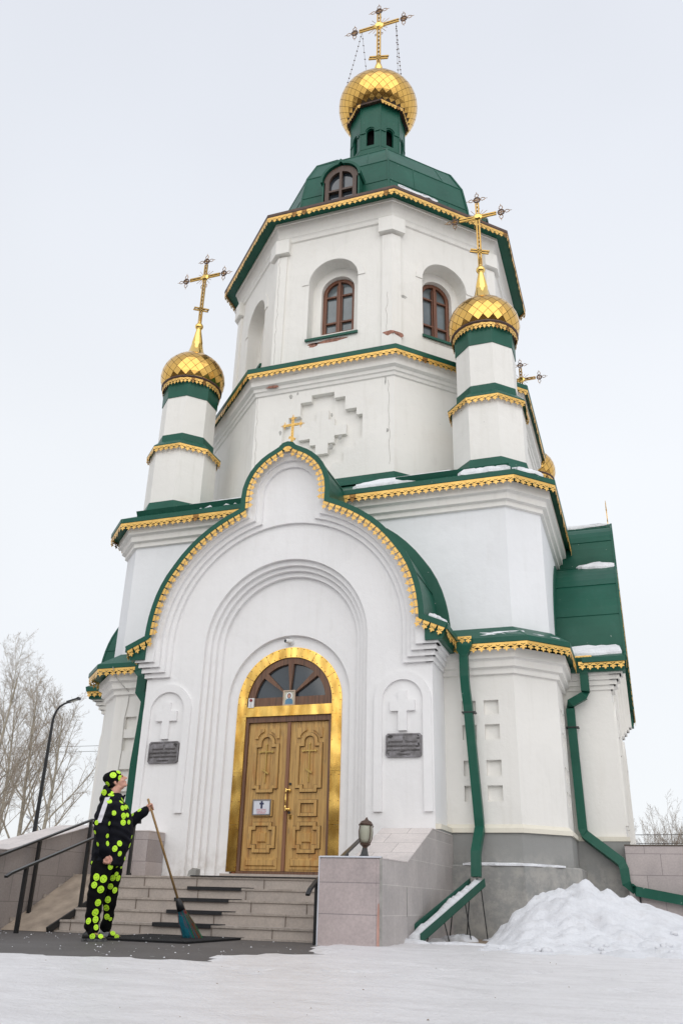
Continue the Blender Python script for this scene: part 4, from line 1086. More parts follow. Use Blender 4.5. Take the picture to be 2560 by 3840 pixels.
dp = empty('downpipe', 'green box downpipe in the corner right of the portal, emptying into the open trough', 'downpipe', (3.16, .3, .8), 0, 'green downpipes on the church')
def DPp(mb, name, root, mat=None):
    o = mb.build(name, mat, root); o.matrix_parent_inverse = root_matrix(root).inverted(); return o
mb = MB(); rect_path(mb, [(3.13, .20, 4.36), (3.13, .20, 4.02), (3.135, .24, 3.80), (3.155, .28, 3.55), (3.255, .33, 1.75), (3.262, .33, 1.58), (3.265, -.10, 1.20), (3.265, -.14, .86)], .145, .12); DPp(mb, 'pipe', dp)
mb = MB(); funnel(mb, (3.13, .20), .33, .135, 4.68, 4.36, .22); DPp(mb, 'funnel', dp)
mb = MB(); lace_run(mb, (2.965, .083), (3.295, .083), 4.69, h=.18, band=.06, pitch=.11); DPp(mb, 'funnel_lace', dp)
mb = MB(); strap(mb, (3.17, .29, 3.42)); DPp(mb, 'pipe_strap', dp)
dp2 = empty('downpipe', 'green box downpipe with two elbows in front of the right side arm', 'downpipe', (4.75, 2.2, .8), 0, 'green downpipes on the church')
mb = MB(); rect_path(mb, [(4.99, 2.14, 4.42), (4.99, 2.14, 4.10), (4.96, 2.14, 4.02), (4.71, 2.17, 3.90), (4.69, 2.18, 3.80), (4.69, 2.2, 3.5), (4.72, 2.2, 1.72), (4.755, 2.2, 1.62), (5.31, 2.02, 1.18), (5.345, 2.0, 1.08), (5.36, 1.98, .86), (5.50, 1.96, .745), (7.1, 1.9, .47)], .15, .12); DPp(mb, 'pipe', dp2)
mb = MB(); funnel(mb, (4.99, 2.14), .34, .14, 4.73, 4.42, .22); DPp(mb, 'funnel', dp2)
mb = MB(); lace_run(mb, (4.82, 2.02), (5.16, 2.02), 4.74, h=.18, band=.06, pitch=.11); DPp(mb, 'funnel_lace', dp2)
mb = MB(); strap(mb, (4.70, 2.19, 3.46)); DPp(mb, 'pipe_strap', dp2)
mb = MB(); mb.tube([(5.55, 1.95, .74), (5.55, 1.95, .0)], .015, 6); DPp(mb, 'support_rod', dp2, 'black_metal')
dp3 = empty('downpipe', 'green box downpipe left of the portal, behind the head of the person', 'downpipe', (-3.05, .1, .3), 0, 'green downpipes on the church')
mb = MB(); rect_path(mb, [(-3.24, .15, 4.62), (-3.24, .15, 4.45), (-3.10, .08, 4.34), (-3.095, .06, 4.02), (-2.985, .06, 3.84), (-3.005, .06, 3.66), (-3.01, .06, 3.42), (-3.035, .06, 2.7), (-3.04, .06, .4)], [.16, .18, .20, .20, .12, .09, .10, .15, .17], .14); DPp(mb, 'pipe', dp3)
mb = MB(); lace_run(mb, (-3.34, .06), (-3.15, .06), 4.70, h=.18, band=.06, pitch=.1); DPp(mb, 'funnel_lace', dp3)
# trough
tr = empty('drain_trough', 'open green metal trough full of snow, sloping from the downpipe down to the ground', 'trough', (3.05, -1.2, 0))
a = Vector((3.27, -.05, .735)); b_ = Vector((2.86, -2.42, .02)); d = (b_-a).normalized(); sdv = Vector((d.y, -d.x, 0)).normalized(); upv = sdv.cross(d)
if upv.z < 0: upv = -upv
def U(off, up): return [tuple(a+sdv*off+upv*up), tuple(b_+sdv*off*1.15+upv*up)]
mb = MB(); w, h, th = .12, .115, .008
for o0, o1, u0, u1 in ((-w, w, 0, th), (-w, -w+th, 0, h), (w-th, w, 0, h)):
    mb.loft([[tuple(a+sdv*o+upv*u) for o, u in ((o0, u0), (o1, u0), (o1, u1), (o0, u1))], [tuple(b_+sdv*o+upv*u) for o, u in ((o0, u0), (o1, u0), (o1, u1), (o0, u1))]], True)
DPp(mb, 'channel', tr, 'green_metal')
mb = MB(); rnd = random.Random(2); rings = []
for i in range(41):
    f = i/40; c = a.lerp(b_, f); ww = w*.82; hh = .072+.03*abs(noise.noise(Vector((f*14, 1, 2))))*2+.02*rnd.random()
    ww = w*.94; rings.append([tuple(c+sdv*(-ww)+upv*.01), tuple(c+sdv*(-ww*.8)+upv*hh*.9), tuple(c+sdv*(-ww*.1+rnd.uniform(-.02, .02))+upv*hh*1.3), tuple(c+sdv*ww*.75+upv*hh*.6), tuple(c+sdv*ww+upv*.01)])
mb.loft(rings, True); sn = mb.build('trough_snow', 'snow_pile', None, True); tag(sn, 'lumpy white snow lying inside the green trough', 'snow')
mb = MB()
for f, dx in ((.05, .03), (.05, -.06), (.30, .05), (.33, -.07), (.62, -.06), (.62, .08)):
    c = a.lerp(b_, f)+sdv*(.09 if dx > 0 else -.09); mb.tube([tuple(c), (c.x+dx*.8, c.y, 0)], .009, 5)
    lg = mb; 
legs = [(.05, 1), (.05, -1), (.33, 1), (.33, -1), (.66, 1), (.66, -1)]
for f, s in legs:
    m_ = MB(); c = a.lerp(b_, f)+sdv*.09*s; m_.tube([tuple(c), (c.x+.07*(-s if sdv.x < 0 else s), c.y, 0)], .009, 5); DPp(m_, 'leg', tr, 'black_metal')
# cable on left bay
mb = MB(); mb.tube([(-3.86, .12, 4.58), (-3.84, .25, 4.40), (-3.70, .30, 4.25), (-3.60, .42, 4.13), (-3.62, .445, 3.9), (-3.66, .45, 3.6), (-3.63, .45, 3.0), (-3.66, .45, 2.4), (-3.64, .45, 1.7)], .009, 5)
o = mb.build('wall_cable', 'cable_white'); tag(o, 'thin pale cable running down the bay wall left of the portal', 'cable')
# door reveal wall
mb = MB(); mb.prism([(1.19, .3)]+[(1.19, 3.72)]+arc(0, 3.72, 1.19, 2, 178, 30)+[(-1.19, 3.72), (-1.19, .3)], .0, .12, [archpoly(0, .78, 3.68, .90, 24)[::-1]]); P(mb, 'portal_reveal', 'plaster_front')
# ================================================================ STAIRS, RAMP, WALLS
stair = empty('staircase', 'five pale granite steps rising to the church door', 'stairs', (0, -1.5, 0))
def PT(mb, name, root, mat=None, smooth=False):
    o = mb.build(name, mat, root, smooth); o.matrix_parent_inverse = root_matrix(root).inverted(); return o
RISE = .152
for i in range(5):
    y = -3.0+.33*i; z = RISE*i; mb = MB(); yb = y+.36 if i < 4 else -.02
    mb.box(-1.99, 2.025, y+.004*0, yb, max(0, z-.02), z+RISE-.028, 'granite')
    mb.box(-1.995, 2.027, y-.016, yb, z+RISE-.027, z+RISE, 'step_stone')
    rnd = random.Random(i*7+1); x = -1.9+rnd.random()*.7
    while x < 2.0:                       # dirty joints
        mb.box(x-.002, x+.002, y-.017, y+.02, z, z+RISE+.0005, 'joint_soft'); x += rnd.uniform(.75, 1.15)
    PT(mb, 'step', stair)
mb = MB(); mb.box(-1.3, 1.3, -.30, .16, .761, .80, 'step_stone'); mb.box(-1.05, 1.05, -.12, .14, .801, .85, 'granite'); PT(mb, 'threshold', stair)
mb = MB(); mb.box(-2.0, 2.02, -3.10, -3.002, .002, .022, 'step_stone'); PT(mb, 'bottom_kerb', stair)
FY = Matrix.Rotation(radians(90), 4, 'Z')      # prism outlines given in (y,z), extruded along -x
ramp_ = MB(); ramp_.prism([(-3.19, .004), (-1.62, .762), (-.40, .762), (-.40, .004)], 2.005, 2.81, [], 'concrete_ramp', FY)
o = ramp_.build('ramp', None); tag(o, 'rough concrete ramp between the stone parapet and the stair handrail', 'ramp')
for i in range(5):
    y = -3.02+.33*i; mb = MB(); mb.box(-2.81, -2.79, y, y+.12, .10+.152*i, .10+.152*i+.06, 'step_stone'); PT(mb, 'step_end', stair)
def cheek(name, x0, x1, prof, label, cap, front_mat=None, side='tile_side'):
    mb = MB(); mb.prism(prof, -x1, -x0, [], side, FY)
    root = mb.build(name+'', None); tag(root, label, 'parapet')
    c_ = MB()
    for (y0, z0), (y1, z1) in cap:
        dy, dz = y1-y0, z1-z0; ln = sqrt(dy*dy+dz*dz); ny, nz_ = -dz/ln*.014, dy/ln*.014
        c_.loft([[(x0-.006, y0, z0+.001), (x1+.006, y0, z0+.001), (x1+.006, y0+ny, z0+nz_), (x0-.006, y0+ny, z0+nz_)], [(x0-.006, y1, z1+.001), (x1+.006, y1, z1+.001), (x1+.006, y1+ny, z1+nz_), (x0-.006, y1+ny, z1+nz_)]], True, 'tile_cap')
    c_.build('cap_slabs', None, root)
    return root
rc_ = cheek('stair_parapet', 2.035, 2.80, [(-3.63, 0), (-3.63, .945), (-2.45, .955), (-1.0, 1.475), (.43, 1.475), (.43, 0)],
            'pinkish stone parapet right of the stairs with a sloping top, lamp standing on it', [((-3.63, .945), (-2.45, .955)), ((-2.45, .956), (-1.0, 1.475)), ((-1.0, 1.476), (.40, 1.476))])
mb = MB(); mb.box(2.035, 2.745, -3.645, -3.631, 0, .945, 'tile_front'); mb.box(2.748, 2.80, -3.645, -3.631, 0, .945, 'tile_front')
mb.build('front_slab', None, rc_)
mb = MB(); mb.box(2.022, 2.034, -3.655, -3.615, 0, .968, 'sign_white'); mb.box(2.788, 2.812, -3.655, -3.63, 0, .968, 'curb_stone'); mb.box(2.034, 2.806, -3.657, -3.632, .955, .972, 'sign_white')
for z0 in (.15,): mb.box(2.803, 2.805, -2.49, -2.47, .32, .66, 'curb_stone')
mb.build('edge_trim', None, rc_)
mb = MB(); mb.prism([(2.752+dx, z) for dx, z in ((0, .02), (.034, .02), (.034, .40), (.028, .47), (.012, .455), (.004, .33))], -3.6475, -3.645, [], 'rose_stain' if 'rose_stain' in MATS else 'tile_front'); mb.build('pink_patch', None, rc_)
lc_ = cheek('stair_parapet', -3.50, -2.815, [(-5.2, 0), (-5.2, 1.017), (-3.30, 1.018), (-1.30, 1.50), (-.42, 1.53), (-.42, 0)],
            'long grey stone parapet on the far left beside the ramp, with a sloping top', [((-5.2, 1.018), (-3.30, 1.018)), ((-3.30, 1.019), (-1.30, 1.50)), ((-1.30, 1.501), (-.42, 1.53))], side='tile_grey')
mb = MB(); mb.box(-2.812, -1.975, -.95, -.43, .762, 1.445, 'tile_wall'); mb.box(-2.812, -1.968, -.957, -.43, 1.446, 1.462, 'tile_cap')
o = mb.build('stone_block', None); tag(o, 'squat grey stone block against the portal wall behind the person', 'stone block')
mb = MB(); mb.box(5.39, 9.5, 2.0, 2.78, 0, 1.44, 'tile_wall'); mb.box(5.385, 9.5, 1.99, 2.79, 1.441, 1.462, 'joint_dark')
o = mb.build('stair_parapet', None); tag(o, 'pinkish tiled parapet at the right edge, behind the snow pile', 'parapet')
mb = MB(); mb.prism([(-.84, .765), (-.70, .765), (-.70, .865), (-.755, .88), (-.82, .84)], -1.62, -1.48, [], 'curb_stone'); o = mb.build('stone', None); tag(o, 'small grey stone standing on the top step left of the door', 'stone')

# handrails
def rail(mb, pts, w=.05, h=.028, mat='black_metal'):
    rings = []
    for i, p in enumerate(pts):
        p = Vector(p); t_ = (Vector(pts[min(i+1, len(pts)-1)])-Vector(pts[max(i-1, 0)])).normalized(); up = Vector((0, -t_.z, t_.y)).normalized()
        if up.z < 0: up = -up
        rings.append([tuple(p+Vector((a_*w/2, 0, 0))+up*b2*h/2) for a_, b2 in ((-1, -1), (1, -1), (1, 1), (-1, 1))])
    mb.loft(rings, True, mat)
def post(mb, x, y, z0, z1, w=.045): mb.box(x-w/2, x+w/2, y-w/2, y+w/2, z0, z1, 'black_metal')
h1 = empty('handrail', 'black metal handrail between the ramp and the left end of the stairs', 'handrail', (-2.0, -3.2, 0), 0, 'black handrails of the stairs')
mb = MB(); rail(mb, [(-2.0, -4.26, .655), (-2.0, -4.17, .70), (-2.0, -1.33, 1.60), (-2.0, -1.25, 1.62), (-2.0, -1.24, 1.54)]); PT(mb, 'top_rail', h1)
mb = MB(); rail(mb, [(-2.0, -3.24, .02), (-2.0, -1.33, .765)], .03, .085); PT(mb, 'bottom_bar', h1)
for y, z0, z1 in ((-3.88, 0, .78), (-2.56, .16, 1.20), (-1.40, .62, 1.57)):
    mb = MB(); post(mb, -2.0, y, z0, z1); PT(mb, 'post', h1)
h2 = empty('handrail', 'black metal handrail standing on the ramp against the left parapet', 'handrail', (-2.72, -3.0, 0), 0, 'black handrails of the stairs')
mb = MB(); rail(mb, [(-2.72, -4.9, .52), (-2.72, -1.50, 1.585), (-2.72, -1.42, 1.59), (-2.72, -1.41, 1.51)]); PT(mb, 'top_rail', h2)
for y, z0, z1 in ((-4.4, 0, .66), (-2.75, .21, 1.18), (-1.53, .75, 1.56)):
    mb = MB(); post(mb, -2.72, y, z0, z1); PT(mb, 'post', h2)
h3 = empty('handrail', 'black metal handrail between the stairs and the right parapet', 'handrail', (1.95, -3.2, 0), 0, 'black handrails of the stairs')
mb = MB(); rail(mb, [(1.95, -3.80, .535), (1.95, -3.72, .60), (1.95, -3.50, .70), (1.95, -1.42, 1.41), (1.95, -1.33, 1.43), (1.95, -1.32, 1.33)]); PT(mb, 'top_rail', h3)
for y, z0, z1 in ((-3.49, 0, .69), (-2.4, .30, 1.07), (-1.42, .76, 1.40)):
    mb = MB(); post(mb, 1.95, y, z0, z1); PT(mb, 'post', h3)

# rubber mats
strip_lab = ['lowest black rubber strip on the edge of the first step', 'black rubber strip on the edge of the second step', 'black rubber strip on the edge of the third step', 'black rubber strip on the edge of the fourth step']
for i in range(4):
    y = -3.0+.33*i; z = RISE*(i+1); x0 = (-.53, -.525, -.605, -.595)[i]; x1 = (.33, .31, .235, .26)[i]
    mb = MB(); mb.box(x0, x1, y-.03, y-.017, z-.035, z+.012); mb.box(x0, x1+.1*(i != 9), y-.017, y+.20, z+.001, z+.012)
    o = mb.build('step_mat', 'rubber'); tag(o, strip_lab[i], 'rubber mat', 'rubber strips on the steps')
mb = MB(); mb.box(-.74, 1.25, -1.71, -1.0, .761, .775); o = mb.build('step_mat', 'rubber'); tag(o, 'long black rubber mat along the top step in front of the door', 'rubber mat')
mb = MB(); mb.box(-.55, .80, -4.52, -3.0, .003, .016)
rnd = random.Random(1)
n = 34
for i in range(n+1):
    x = -.55+1.35*i/n; mb.box(x-.007, x+.007, -4.52, -3.0, .0162, .026)
for i in range(n+1):
    y = -4.52+1.52*i/n; mb.box(-.55, .80, y-.007, y+.007, .0163, .0255)
o = mb.build('doormat', 'rubber'); tag(o, 'large black ribbed rubber doormat on the asphalt at the foot of the stairs', 'doormat')

# garden lamp on the right parapet
lamp = empty('lantern', 'small bronze garden lantern with frosted glass on the right parapet', 'lamp', (2.42, -3.1, .966)); lamp.scale = (.84, .84, .93); lamp.rotation_euler = (0, radians(3), .4)
def LP(mb, name, mat, smooth=False): return mb.build(name, mat, lamp, smooth)
def fl_ring(r_, z, n=6): return [(r_*cos(2*pi*k/n), r_*sin(2*pi*k/n), z) for k in range(n)]
mb = MB(); mb.loft([fl_ring(.105, 0), fl_ring(.10, .008), fl_ring(.06, .05), fl_ring(.042, .11), fl_ring(.038, .135)], True); LP(mb, 'lamp_foot', 'black_metal')
mb = MB(); mb.loft([fl_ring(.035, .135, 12), fl_ring(.04, .15, 12), fl_ring(.075, .175, 12), fl_ring(.085, .19, 12), fl_ring(.06, .20, 12)], True)
mb.loft([fl_ring(.10, .425, 12), fl_ring(.105, .44, 12), fl_ring(.075, .475, 12), fl_ring(.03, .495, 12), fl_ring(.008, .53, 12)], True)
for k in range(4):
    a = pi/2*k+.5; mb.tube([(.08*cos(a), .08*sin(a), .19), (.115*cos(a), .115*sin(a), .26), (.125*cos(a), .125*sin(a), .34), (.115*cos(a), .115*sin(a), .40), (.13*cos(a), .13*sin(a), .43)], .009, 5)
LP(mb, 'lamp_cage', 'bronze')
mb = MB(); mb.loft([fl_ring(.06, .20, 16), fl_ring(.09, .25, 16), fl_ring(.103, .33, 16), fl_ring(.097, .40, 16), fl_ring(.085, .424, 16)], True); LP(mb, 'lamp_glass', 'frosted_glass', True)

# ================================================================ GROUND
ASPH = [(-30, -10.2), (-6, -10.0), (-1.5, -8.6), (.1, -7.65), (1.2, -7.15), (1.9, -6.75), (2.55, -6.35), (2.6, -5.6), (2.42, -4.9), (2.22, -4.35), (2.02, -3.75), (1.98, -2.9), (-2.7, -2.9), (-30, -2.9)]
SOIL = [(2.86, -1.9), (3.35, -2.15), (3.62, -1.3), (3.8, -.4), (4.2, .35), (2.82, .45), (2.8, -1.2)]
def sdist(pt, poly):
    x, y = pt; ins = False; d = 1e9; n = len(poly)
    for i in range(n):
        x0, y0 = poly[i]; x1, y1 = poly[(i+1) % n]
        if (y0 > y) != (y1 > y) and x < (x1-x0)*(y-y0)/(y1-y0)+x0: ins = not ins
        dx, dy = x1-x0, y1-y0; t_ = max(0, min(1, ((x-x0)*dx+(y-y0)*dy)/(dx*dx+dy*dy))); d = min(d, sqrt((x-x0-t_*dx)**2+(y-y0-t_*dy)**2))
    return -d if ins else d
FOOT = []
_r = random.Random(91)
for _w in range(5):
    fx, fy = _r.uniform(-1, 4), _r.uniform(-10.5, -5.5); fa = _r.uniform(-.6, .9)
    for _k in range(9): FOOT.append((fx+cos(fa)*.68*_k+(.09 if _k % 2 else -.09)*-sin(fa), fy+sin(fa)*.68*_k+(.09 if _k % 2 else -.09)*cos(fa), fa))
def snow_h(x, y):
    n1 = noise.noise(Vector((x*.9, y*.9, 0))); n2 = noise.noise(Vector((x*3.3, y*3.3, 5))); n3 = noise.noise(Vector((x*9, y*9, 9)))
    ft = 0
    base = .008+.014*n1+.009*n2+.004*n3+.006*abs(noise.noise(Vector((x*2.0+y*.6, y*7, 2))))
    sd_ = min(sdist((x, y), ASPH), sdist((x, y), SOIL))+.22*n2+(.42 if y > -5.2 else 1.15)*n1+.08*n3+(.35*noise.noise(Vector((x*.5, y*2.6, 4))) if y < -5.2 else 0)
    k = max(0, min(1, (sd_+.02)/.25))
    for fx, fy, fa in FOOT:
        dx, dy = x-fx, y-fy
        if abs(dx) < .2 and abs(dy) < .2:
            u_ = dx*cos(fa)+dy*sin(fa); v_ = -dx*sin(fa)+dy*cos(fa); q = (u_/.15)**2+(v_/.065)**2
            if q < 1.6: ft += (-.016 if q < 1 else .006)
    return -.02*(1-k)+max(-.008, base)*k+(.016+ft)*k
xs = []; x = -9.0
while x < 13: xs.append(x); x += .075 if 0 < x < 7.5 else .13
ys = []; y = -13.6
while y < 2.6: ys.append(y); y += .075 if y < -6 else (.09 if y < -1 else .2)
vs = [(x, y, snow_h(x, y)) for y in ys for x in xs]; nx = len(xs)
fs = [(j*nx+i, j*nx+i+1, (j+1)*nx+i+1, (j+1)*nx+i) for j in range(len(ys)-1) for i in range(nx-1)]
me = bpy.data.meshes.new('ground'); me.from_pydata(vs, [], fs); me.materials.append(MATS['snow_ground']); me.polygons.foreach_set('use_smooth', [True]*len(fs))
o = bpy.data.objects.new('ground', me); C.objects.link(o); tag(o, kind='structure')
mb = MB()
R0 = 900
for x0, x1, y0, y1 in ((-R0, -8.95, -R0, R0), (12.9, R0, -R0, R0), (-8.95, 12.9, -R0, -13.55), (-8.95, 12.9, 2.3, R0)): mb.raw([(x0, y0, -.012), (x1, y0, -.012), (x1, y1, -.012), (x0, y1, -.012)], [(0, 1, 2, 3)], 'snow_ground')
o = mb.build('snow_field', None); tag(o, kind='structure')
mb = MB(); mb.raw([(x, y, 0) for x, y in ((-30, -10.2), (3.2, -10.2), (3.2, -2.6), (-30, -2.6))], [(0, 1, 2, 3)], 'asphalt'); o = mb.build('pavement', None); tag(o, kind='structure')
mb = MB(); mb.raw([(x, y, .002) for x, y in ((2.82, -2.4), (4.4, -2.4), (4.4, .6), (2.82, .6))], [(0, 1, 2, 3)], 'soil'); o = mb.build('bare_soil', None); tag(o, kind='structure')
mb = MB(); mb.raw([(x, y, -.004) for x, y in ((-60, -34), (60, -34), (60, -22), (-60, -22))], [(0, 1, 2, 3)], 'asphalt'); o = mb.build('reflection_road', None); tag(o, kind='structure')  # unseen asphalt strip behind the camera, added to darken gold reflections
# crumbs of snow and ice on pavement, mat and snow
mb = MB(); rnd = random.Random(12)
for i in range(170):
    x = rnd.uniform(-3.2, 3.0); y = rnd.uniform(-8.2, -3.05)
    if sdist((x, y), ASPH) > 0: continue
    s_ = rnd.uniform(.003, .009)*(1.8 if rnd.random() < .08 else 1)
    zz = .026 if (-.55 < x < .8 and y > -4.52) else 0
    mb.raw([(x-s_, y-s_*.7, zz), (x+s_, y-s_, zz), (x+s_*.8, y+s_, zz), (x-s_, y+s_*.8, zz), (x, y, zz+s_*1.1)], [(0, 1, 4), (1, 2, 4), (2, 3, 4), (3, 0, 4)], 'snow_pile')
o = mb.build('snow_crumbs', None); tag(o, kind='stuff')
mb = MB()
for i in range(120):
    x = rnd.uniform(1.5, 7.5); y = rnd.uniform(-11, -4); s_ = rnd.uniform(.002, .007); zz = snow_h(x, y)
    if sdist((x, y), ASPH) < .2: continue
    mb.raw([(x-s_, y-s_*.7, zz), (x+s_, y-s_, zz), (x+s_*.8, y+s_, zz), (x-s_, y+s_*.8, zz), (x, y, zz+s_*.8)], [(0, 1, 4), (1, 2, 4), (2, 3, 4), (3, 0, 4)], 'soil' if rnd.random() < .8 else 'snow_pile')
o = mb.build('grit', None); tag(o, kind='stuff')

# ploughed snow heap
HP = [(3.3, -.05), (3.62, -.02), (3.75, .10), (3.9, .25), (4.05, .44), (4.2, .58), (4.35, .70), (4.5, .735), (4.65, .76), (4.78, .82), (4.9, .86), (5.02, .83), (5.12, .77), (5.35, .67), (5.6, .62), (5.82, .565), (6.1, .47), (6.5, .40), (7.2, .36), (8.2, .30), (9.5, .15), (10.5, -.05)]
def hp(x):
    if x <= HP[0][0] or x >= HP[-1][0]: return -.05
    for (a, h0), (b_, h1_) in zip(HP, HP[1:]):
        if a <= x <= b_: return h0+(h1_-h0)*(x-a)/(b_-a)
def heap(x, y):
    # ridge about y=-1.3, long apron towards the viewer
    t_ = (y+1.3)
    f = math.exp(-(t_/.95)**2) if t_ > 0 else math.exp(-(abs(t_)/(1.25))**1.8)
    h = hp(x+.10*noise.noise(Vector((x*1.5, y*1.5, 3))))*f
    cm = max(0, min(1, .45+1.6*noise.noise(Vector((x*.9+4, y*.9, 7)))))
    v = Vector((x, y, 0)); amp = max(0, min(1, h/.15))
    rid = abs(noise.noise(v*1.8))*.10+abs(noise.noise(v*4.1+Vector((3, 1, 0))))*(.05+.09*cm)+noise.noise(v*9)*(.012+.04*cm)+noise.noise(v*19)*(.005+.018*cm)
    foot = .045*math.exp(-((y+3.4)/.5)**2)*(1+2.2*noise.noise(v*3))*(1 if 3.9 < x < 8.5 else 0)
    return h+(rid-.06)*amp-.035+foot
vs = []; st_ = .042; nx = int(7.4/st_); ny = int(5.2/st_)
for j in range(ny+1):
    for i in range(nx+1):
        x = 3.2+i*st_; y = -4.4+j*st_; vs.append((x, y, heap(x, y)))
fs = [(j*(nx+1)+i, j*(nx+1)+i+1, (j+1)*(nx+1)+i+1, (j+1)*(nx+1)+i) for j in range(ny) for i in range(nx)]
me = bpy.data.meshes.new('snow_heap'); me.from_pydata(vs, [], fs); me.materials.append(MATS['snow_pile']); me.polygons.foreach_set('use_smooth', [True]*len(fs))
rnd = random.Random(31)
for i in range(46):
    a_ = rnd.random(); x = rnd.uniform(3.5, 8.6); y = rnd.uniform(-4.2, -.9) if a_ < .5 else rnd.gauss(-3.3, .35); r_ = rnd.uniform(.018, .05)*(1.5 if rnd.random() < .12 else 1)
    z = max(0, heap(x, y)); cm_ = MB(); n = 9
    cm_.loft([[(x+r_*q*cos(2*pi*k/n)*rnd.uniform(.75, 1.2), y+r_*q*sin(2*pi*k/n)*rnd.uniform(.75, 1.2), z+r_*zz) for k in range(n)] for q, zz in ((.8, -.3), (1, .15), (.8, .55), (.3, .75))], True)
    nv = len(vs); vs += [tuple(v) for v in cm_.v]; fs += [tuple(nv+q for q in f) for f in cm_.f]
me = bpy.data.meshes.new('snow_heap'); me.from_pydata(vs, [], fs); me.materials.append(MATS['snow_pile']); me.polygons.foreach_set('use_smooth', [True]*len(fs))
o = bpy.data.objects.new('snow_heap', me); C.objects.link(o); tag(o, 'big lumpy heap of ploughed snow in front of the grey plinth on the right', 'snow pile')
def lump(cx, cy, rx, ry, h, label, seed):
    mb = MB(); n = 22; rings = []
    for k, (r_, z_) in enumerate(((1, -.02), (.92, .35), (.7, .75), (.4, .95), (.12, 1.02))):
        rings.append([(cx+rx*r_*cos(2*pi*i/n)*(1+.5*noise.noise(Vector((i*.7, seed, k*.2)))), cy+ry*r_*sin(2*pi*i/n)*(1+.5*noise.noise(Vector((i*.7+9, seed, k*.2)))), h*z_*(1+.5*noise.noise(Vector((i*.9, seed, k)))) if k else -.02) for i in range(n)])
    mb.loft(rings, True); o = mb.build('snow_lump', 'snow_pile', None, True); tag(o, label, 'snow', 'small snow lumps by the trough')
lump(2.80, -2.5, .34, .16, .07, 'snow lump where the green trough meets the ground', 2)
lump(3.45, -2.35, .55, .14, .05, 'flat snow lump in front of the trough legs', 5)
lump(3.12, -.75, .26, .2, .085, 'snow lump between the trough and the grey plinth', 8)
lump(3.75, -.1, .5, .22, .05, 'thin snow patch on the bare soil by the plinth', 13)

# ================================================================ STREET LAMPS, WIRES
sl = empty('street_lamp', 'tall black street lamp with a curved arm, behind the left parapet', 'street lamp', (-14.28, 12, 0))
mb = MB(); pts = [(0, 0, z) for z in (0, 1.5, 3, 4.5, 5.6)]+[(0, 0, 6.1), (.02, 0, 6.32), (.09, 0, 6.52), (.22, 0, 6.68), (.38, 0, 6.77), (.55, 0, 6.82)]
mb.tube(pts, [.085, .08, .072, .064, .056, .05, .045, .042, .04, .038, .035], 8); mb.build('pole', 'black_metal', sl)
mb = MB(); F = Matrix.Translation((.78, 0, 6.88)) @ Matrix.Rotation(radians(-13), 4, 'Y')
mb.box(-.27, .22, -.08, .08, -.025, .035, 'black_metal', F); mb.box(-.12, .20, -.07, .07, -.03, -.026, 'frosted_glass', F); mb.box(.17, .235, -.085, .085, -.035, .05, 'black_metal', F); mb.build('lamp_head', None, sl)
s2 = empty('street_lamp', 'small distant street lamp with a thin arm, low behind the left parapet', 'street lamp', (-39.3, 45, 0))
mb = MB(); mb.tube([(0, 0, 0), (0, 0, 5.0)], .07, 6); mb.tube([(0, 0, 5.0), (-.6, 0, 5.45), (-1.05, 0, 5.72)], .035, 5); mb.build('pole', 'black_metal', s2)
mb = MB(); mb.loft([[(-1.0+.02*k-.0, .12*cos(a), 5.70+.06*sin(a)) for a in [2*pi*i/8 for i in range(8)]] for k in (0,)]+[[(-1.45, .15*cos(a), 5.92+.09*sin(a)) for a in [2*pi*i/8 for i in range(8)]]], True); mb.build('lamp_head', 'sock', s2)
def wire(p, q, label, sag=.25):
    a, b_ = Vector(p), Vector(q); mb = MB(); mb.tube([a.lerp(b_, i/16)-Vector((0, 0, sag*4*(i/16)*(1-i/16))) for i in range(17)], .014, 4)
    o = mb.build('overhead_wire', 'cable_black'); tag(o, label, 'wire', 'overhead wires')
wire((-50, 30, 9.2), (-10, 30, 8.7), 'upper overhead wire crossing the bare trees on the left', .4)
wire((-50, 30, 8.85), (-10, 30, 8.4), 'lower overhead wire crossing the bare trees on the left', .4)
wire((0, 18, 2.75), (20, 18, 3.1), 'upper wire in front of the bushes at the right edge', .12)
wire((0, 18, 2.50), (20, 18, 2.72), 'lower wire in front of the bushes at the right edge', .1)

# ================================================================ TREES
def grow(mb, start, direc, length, rad, level, rnd, params, mat):
    n = max(3, int(length/params['seg'][level])); pts = [Vector(start)]; d = Vector(direc).normalized(); rs = []
    stp_ = length/n
    for i in range(n):
        d = (d+Vector((rnd.uniform(-1, 1), rnd.uniform(-1, 1), rnd.uniform(-1, 1)))*params['wob'][level]+Vector((0, 0, params['up'][level]))).normalized(); pts.append(pts[-1]+d*stp_)
    rs = [rad*(1-.82*i/n) for i in range(n+1)]
    mb.tube(pts, rs, params['sides'][level], mat[level])
    if level+1 >= len(params['num']): return
    k = params['num'][level+1]
    for j in range(k):
        f = params['from'][level]+(1-params['from'][level])*((j+rnd.random())/k); f = min(.98, f); i = int(f*n); p = pts[i].lerp(pts[min(i+1, n)], f*n-i)
        dd = (pts[min(i+1, n)]-pts[max(i-1, 0)]).normalized(); a = Vector((rnd.uniform(-1, 1), rnd.uniform(-1, 1), rnd.uniform(-.3, .8))); a = (a-dd*a.dot(dd)).normalized(); ang = radians(rnd.uniform(*params['ang'][level]))
        nd = dd*cos(ang)+a*sin(ang)
        ln = length*params['len'][level]*(1.15-.75*f)*rnd.uniform(.7, 1.2)
        grow(mb, p, nd, ln, max(.0045, rs[i]*params['rr'][level]), level+1, rnd, params, mat)
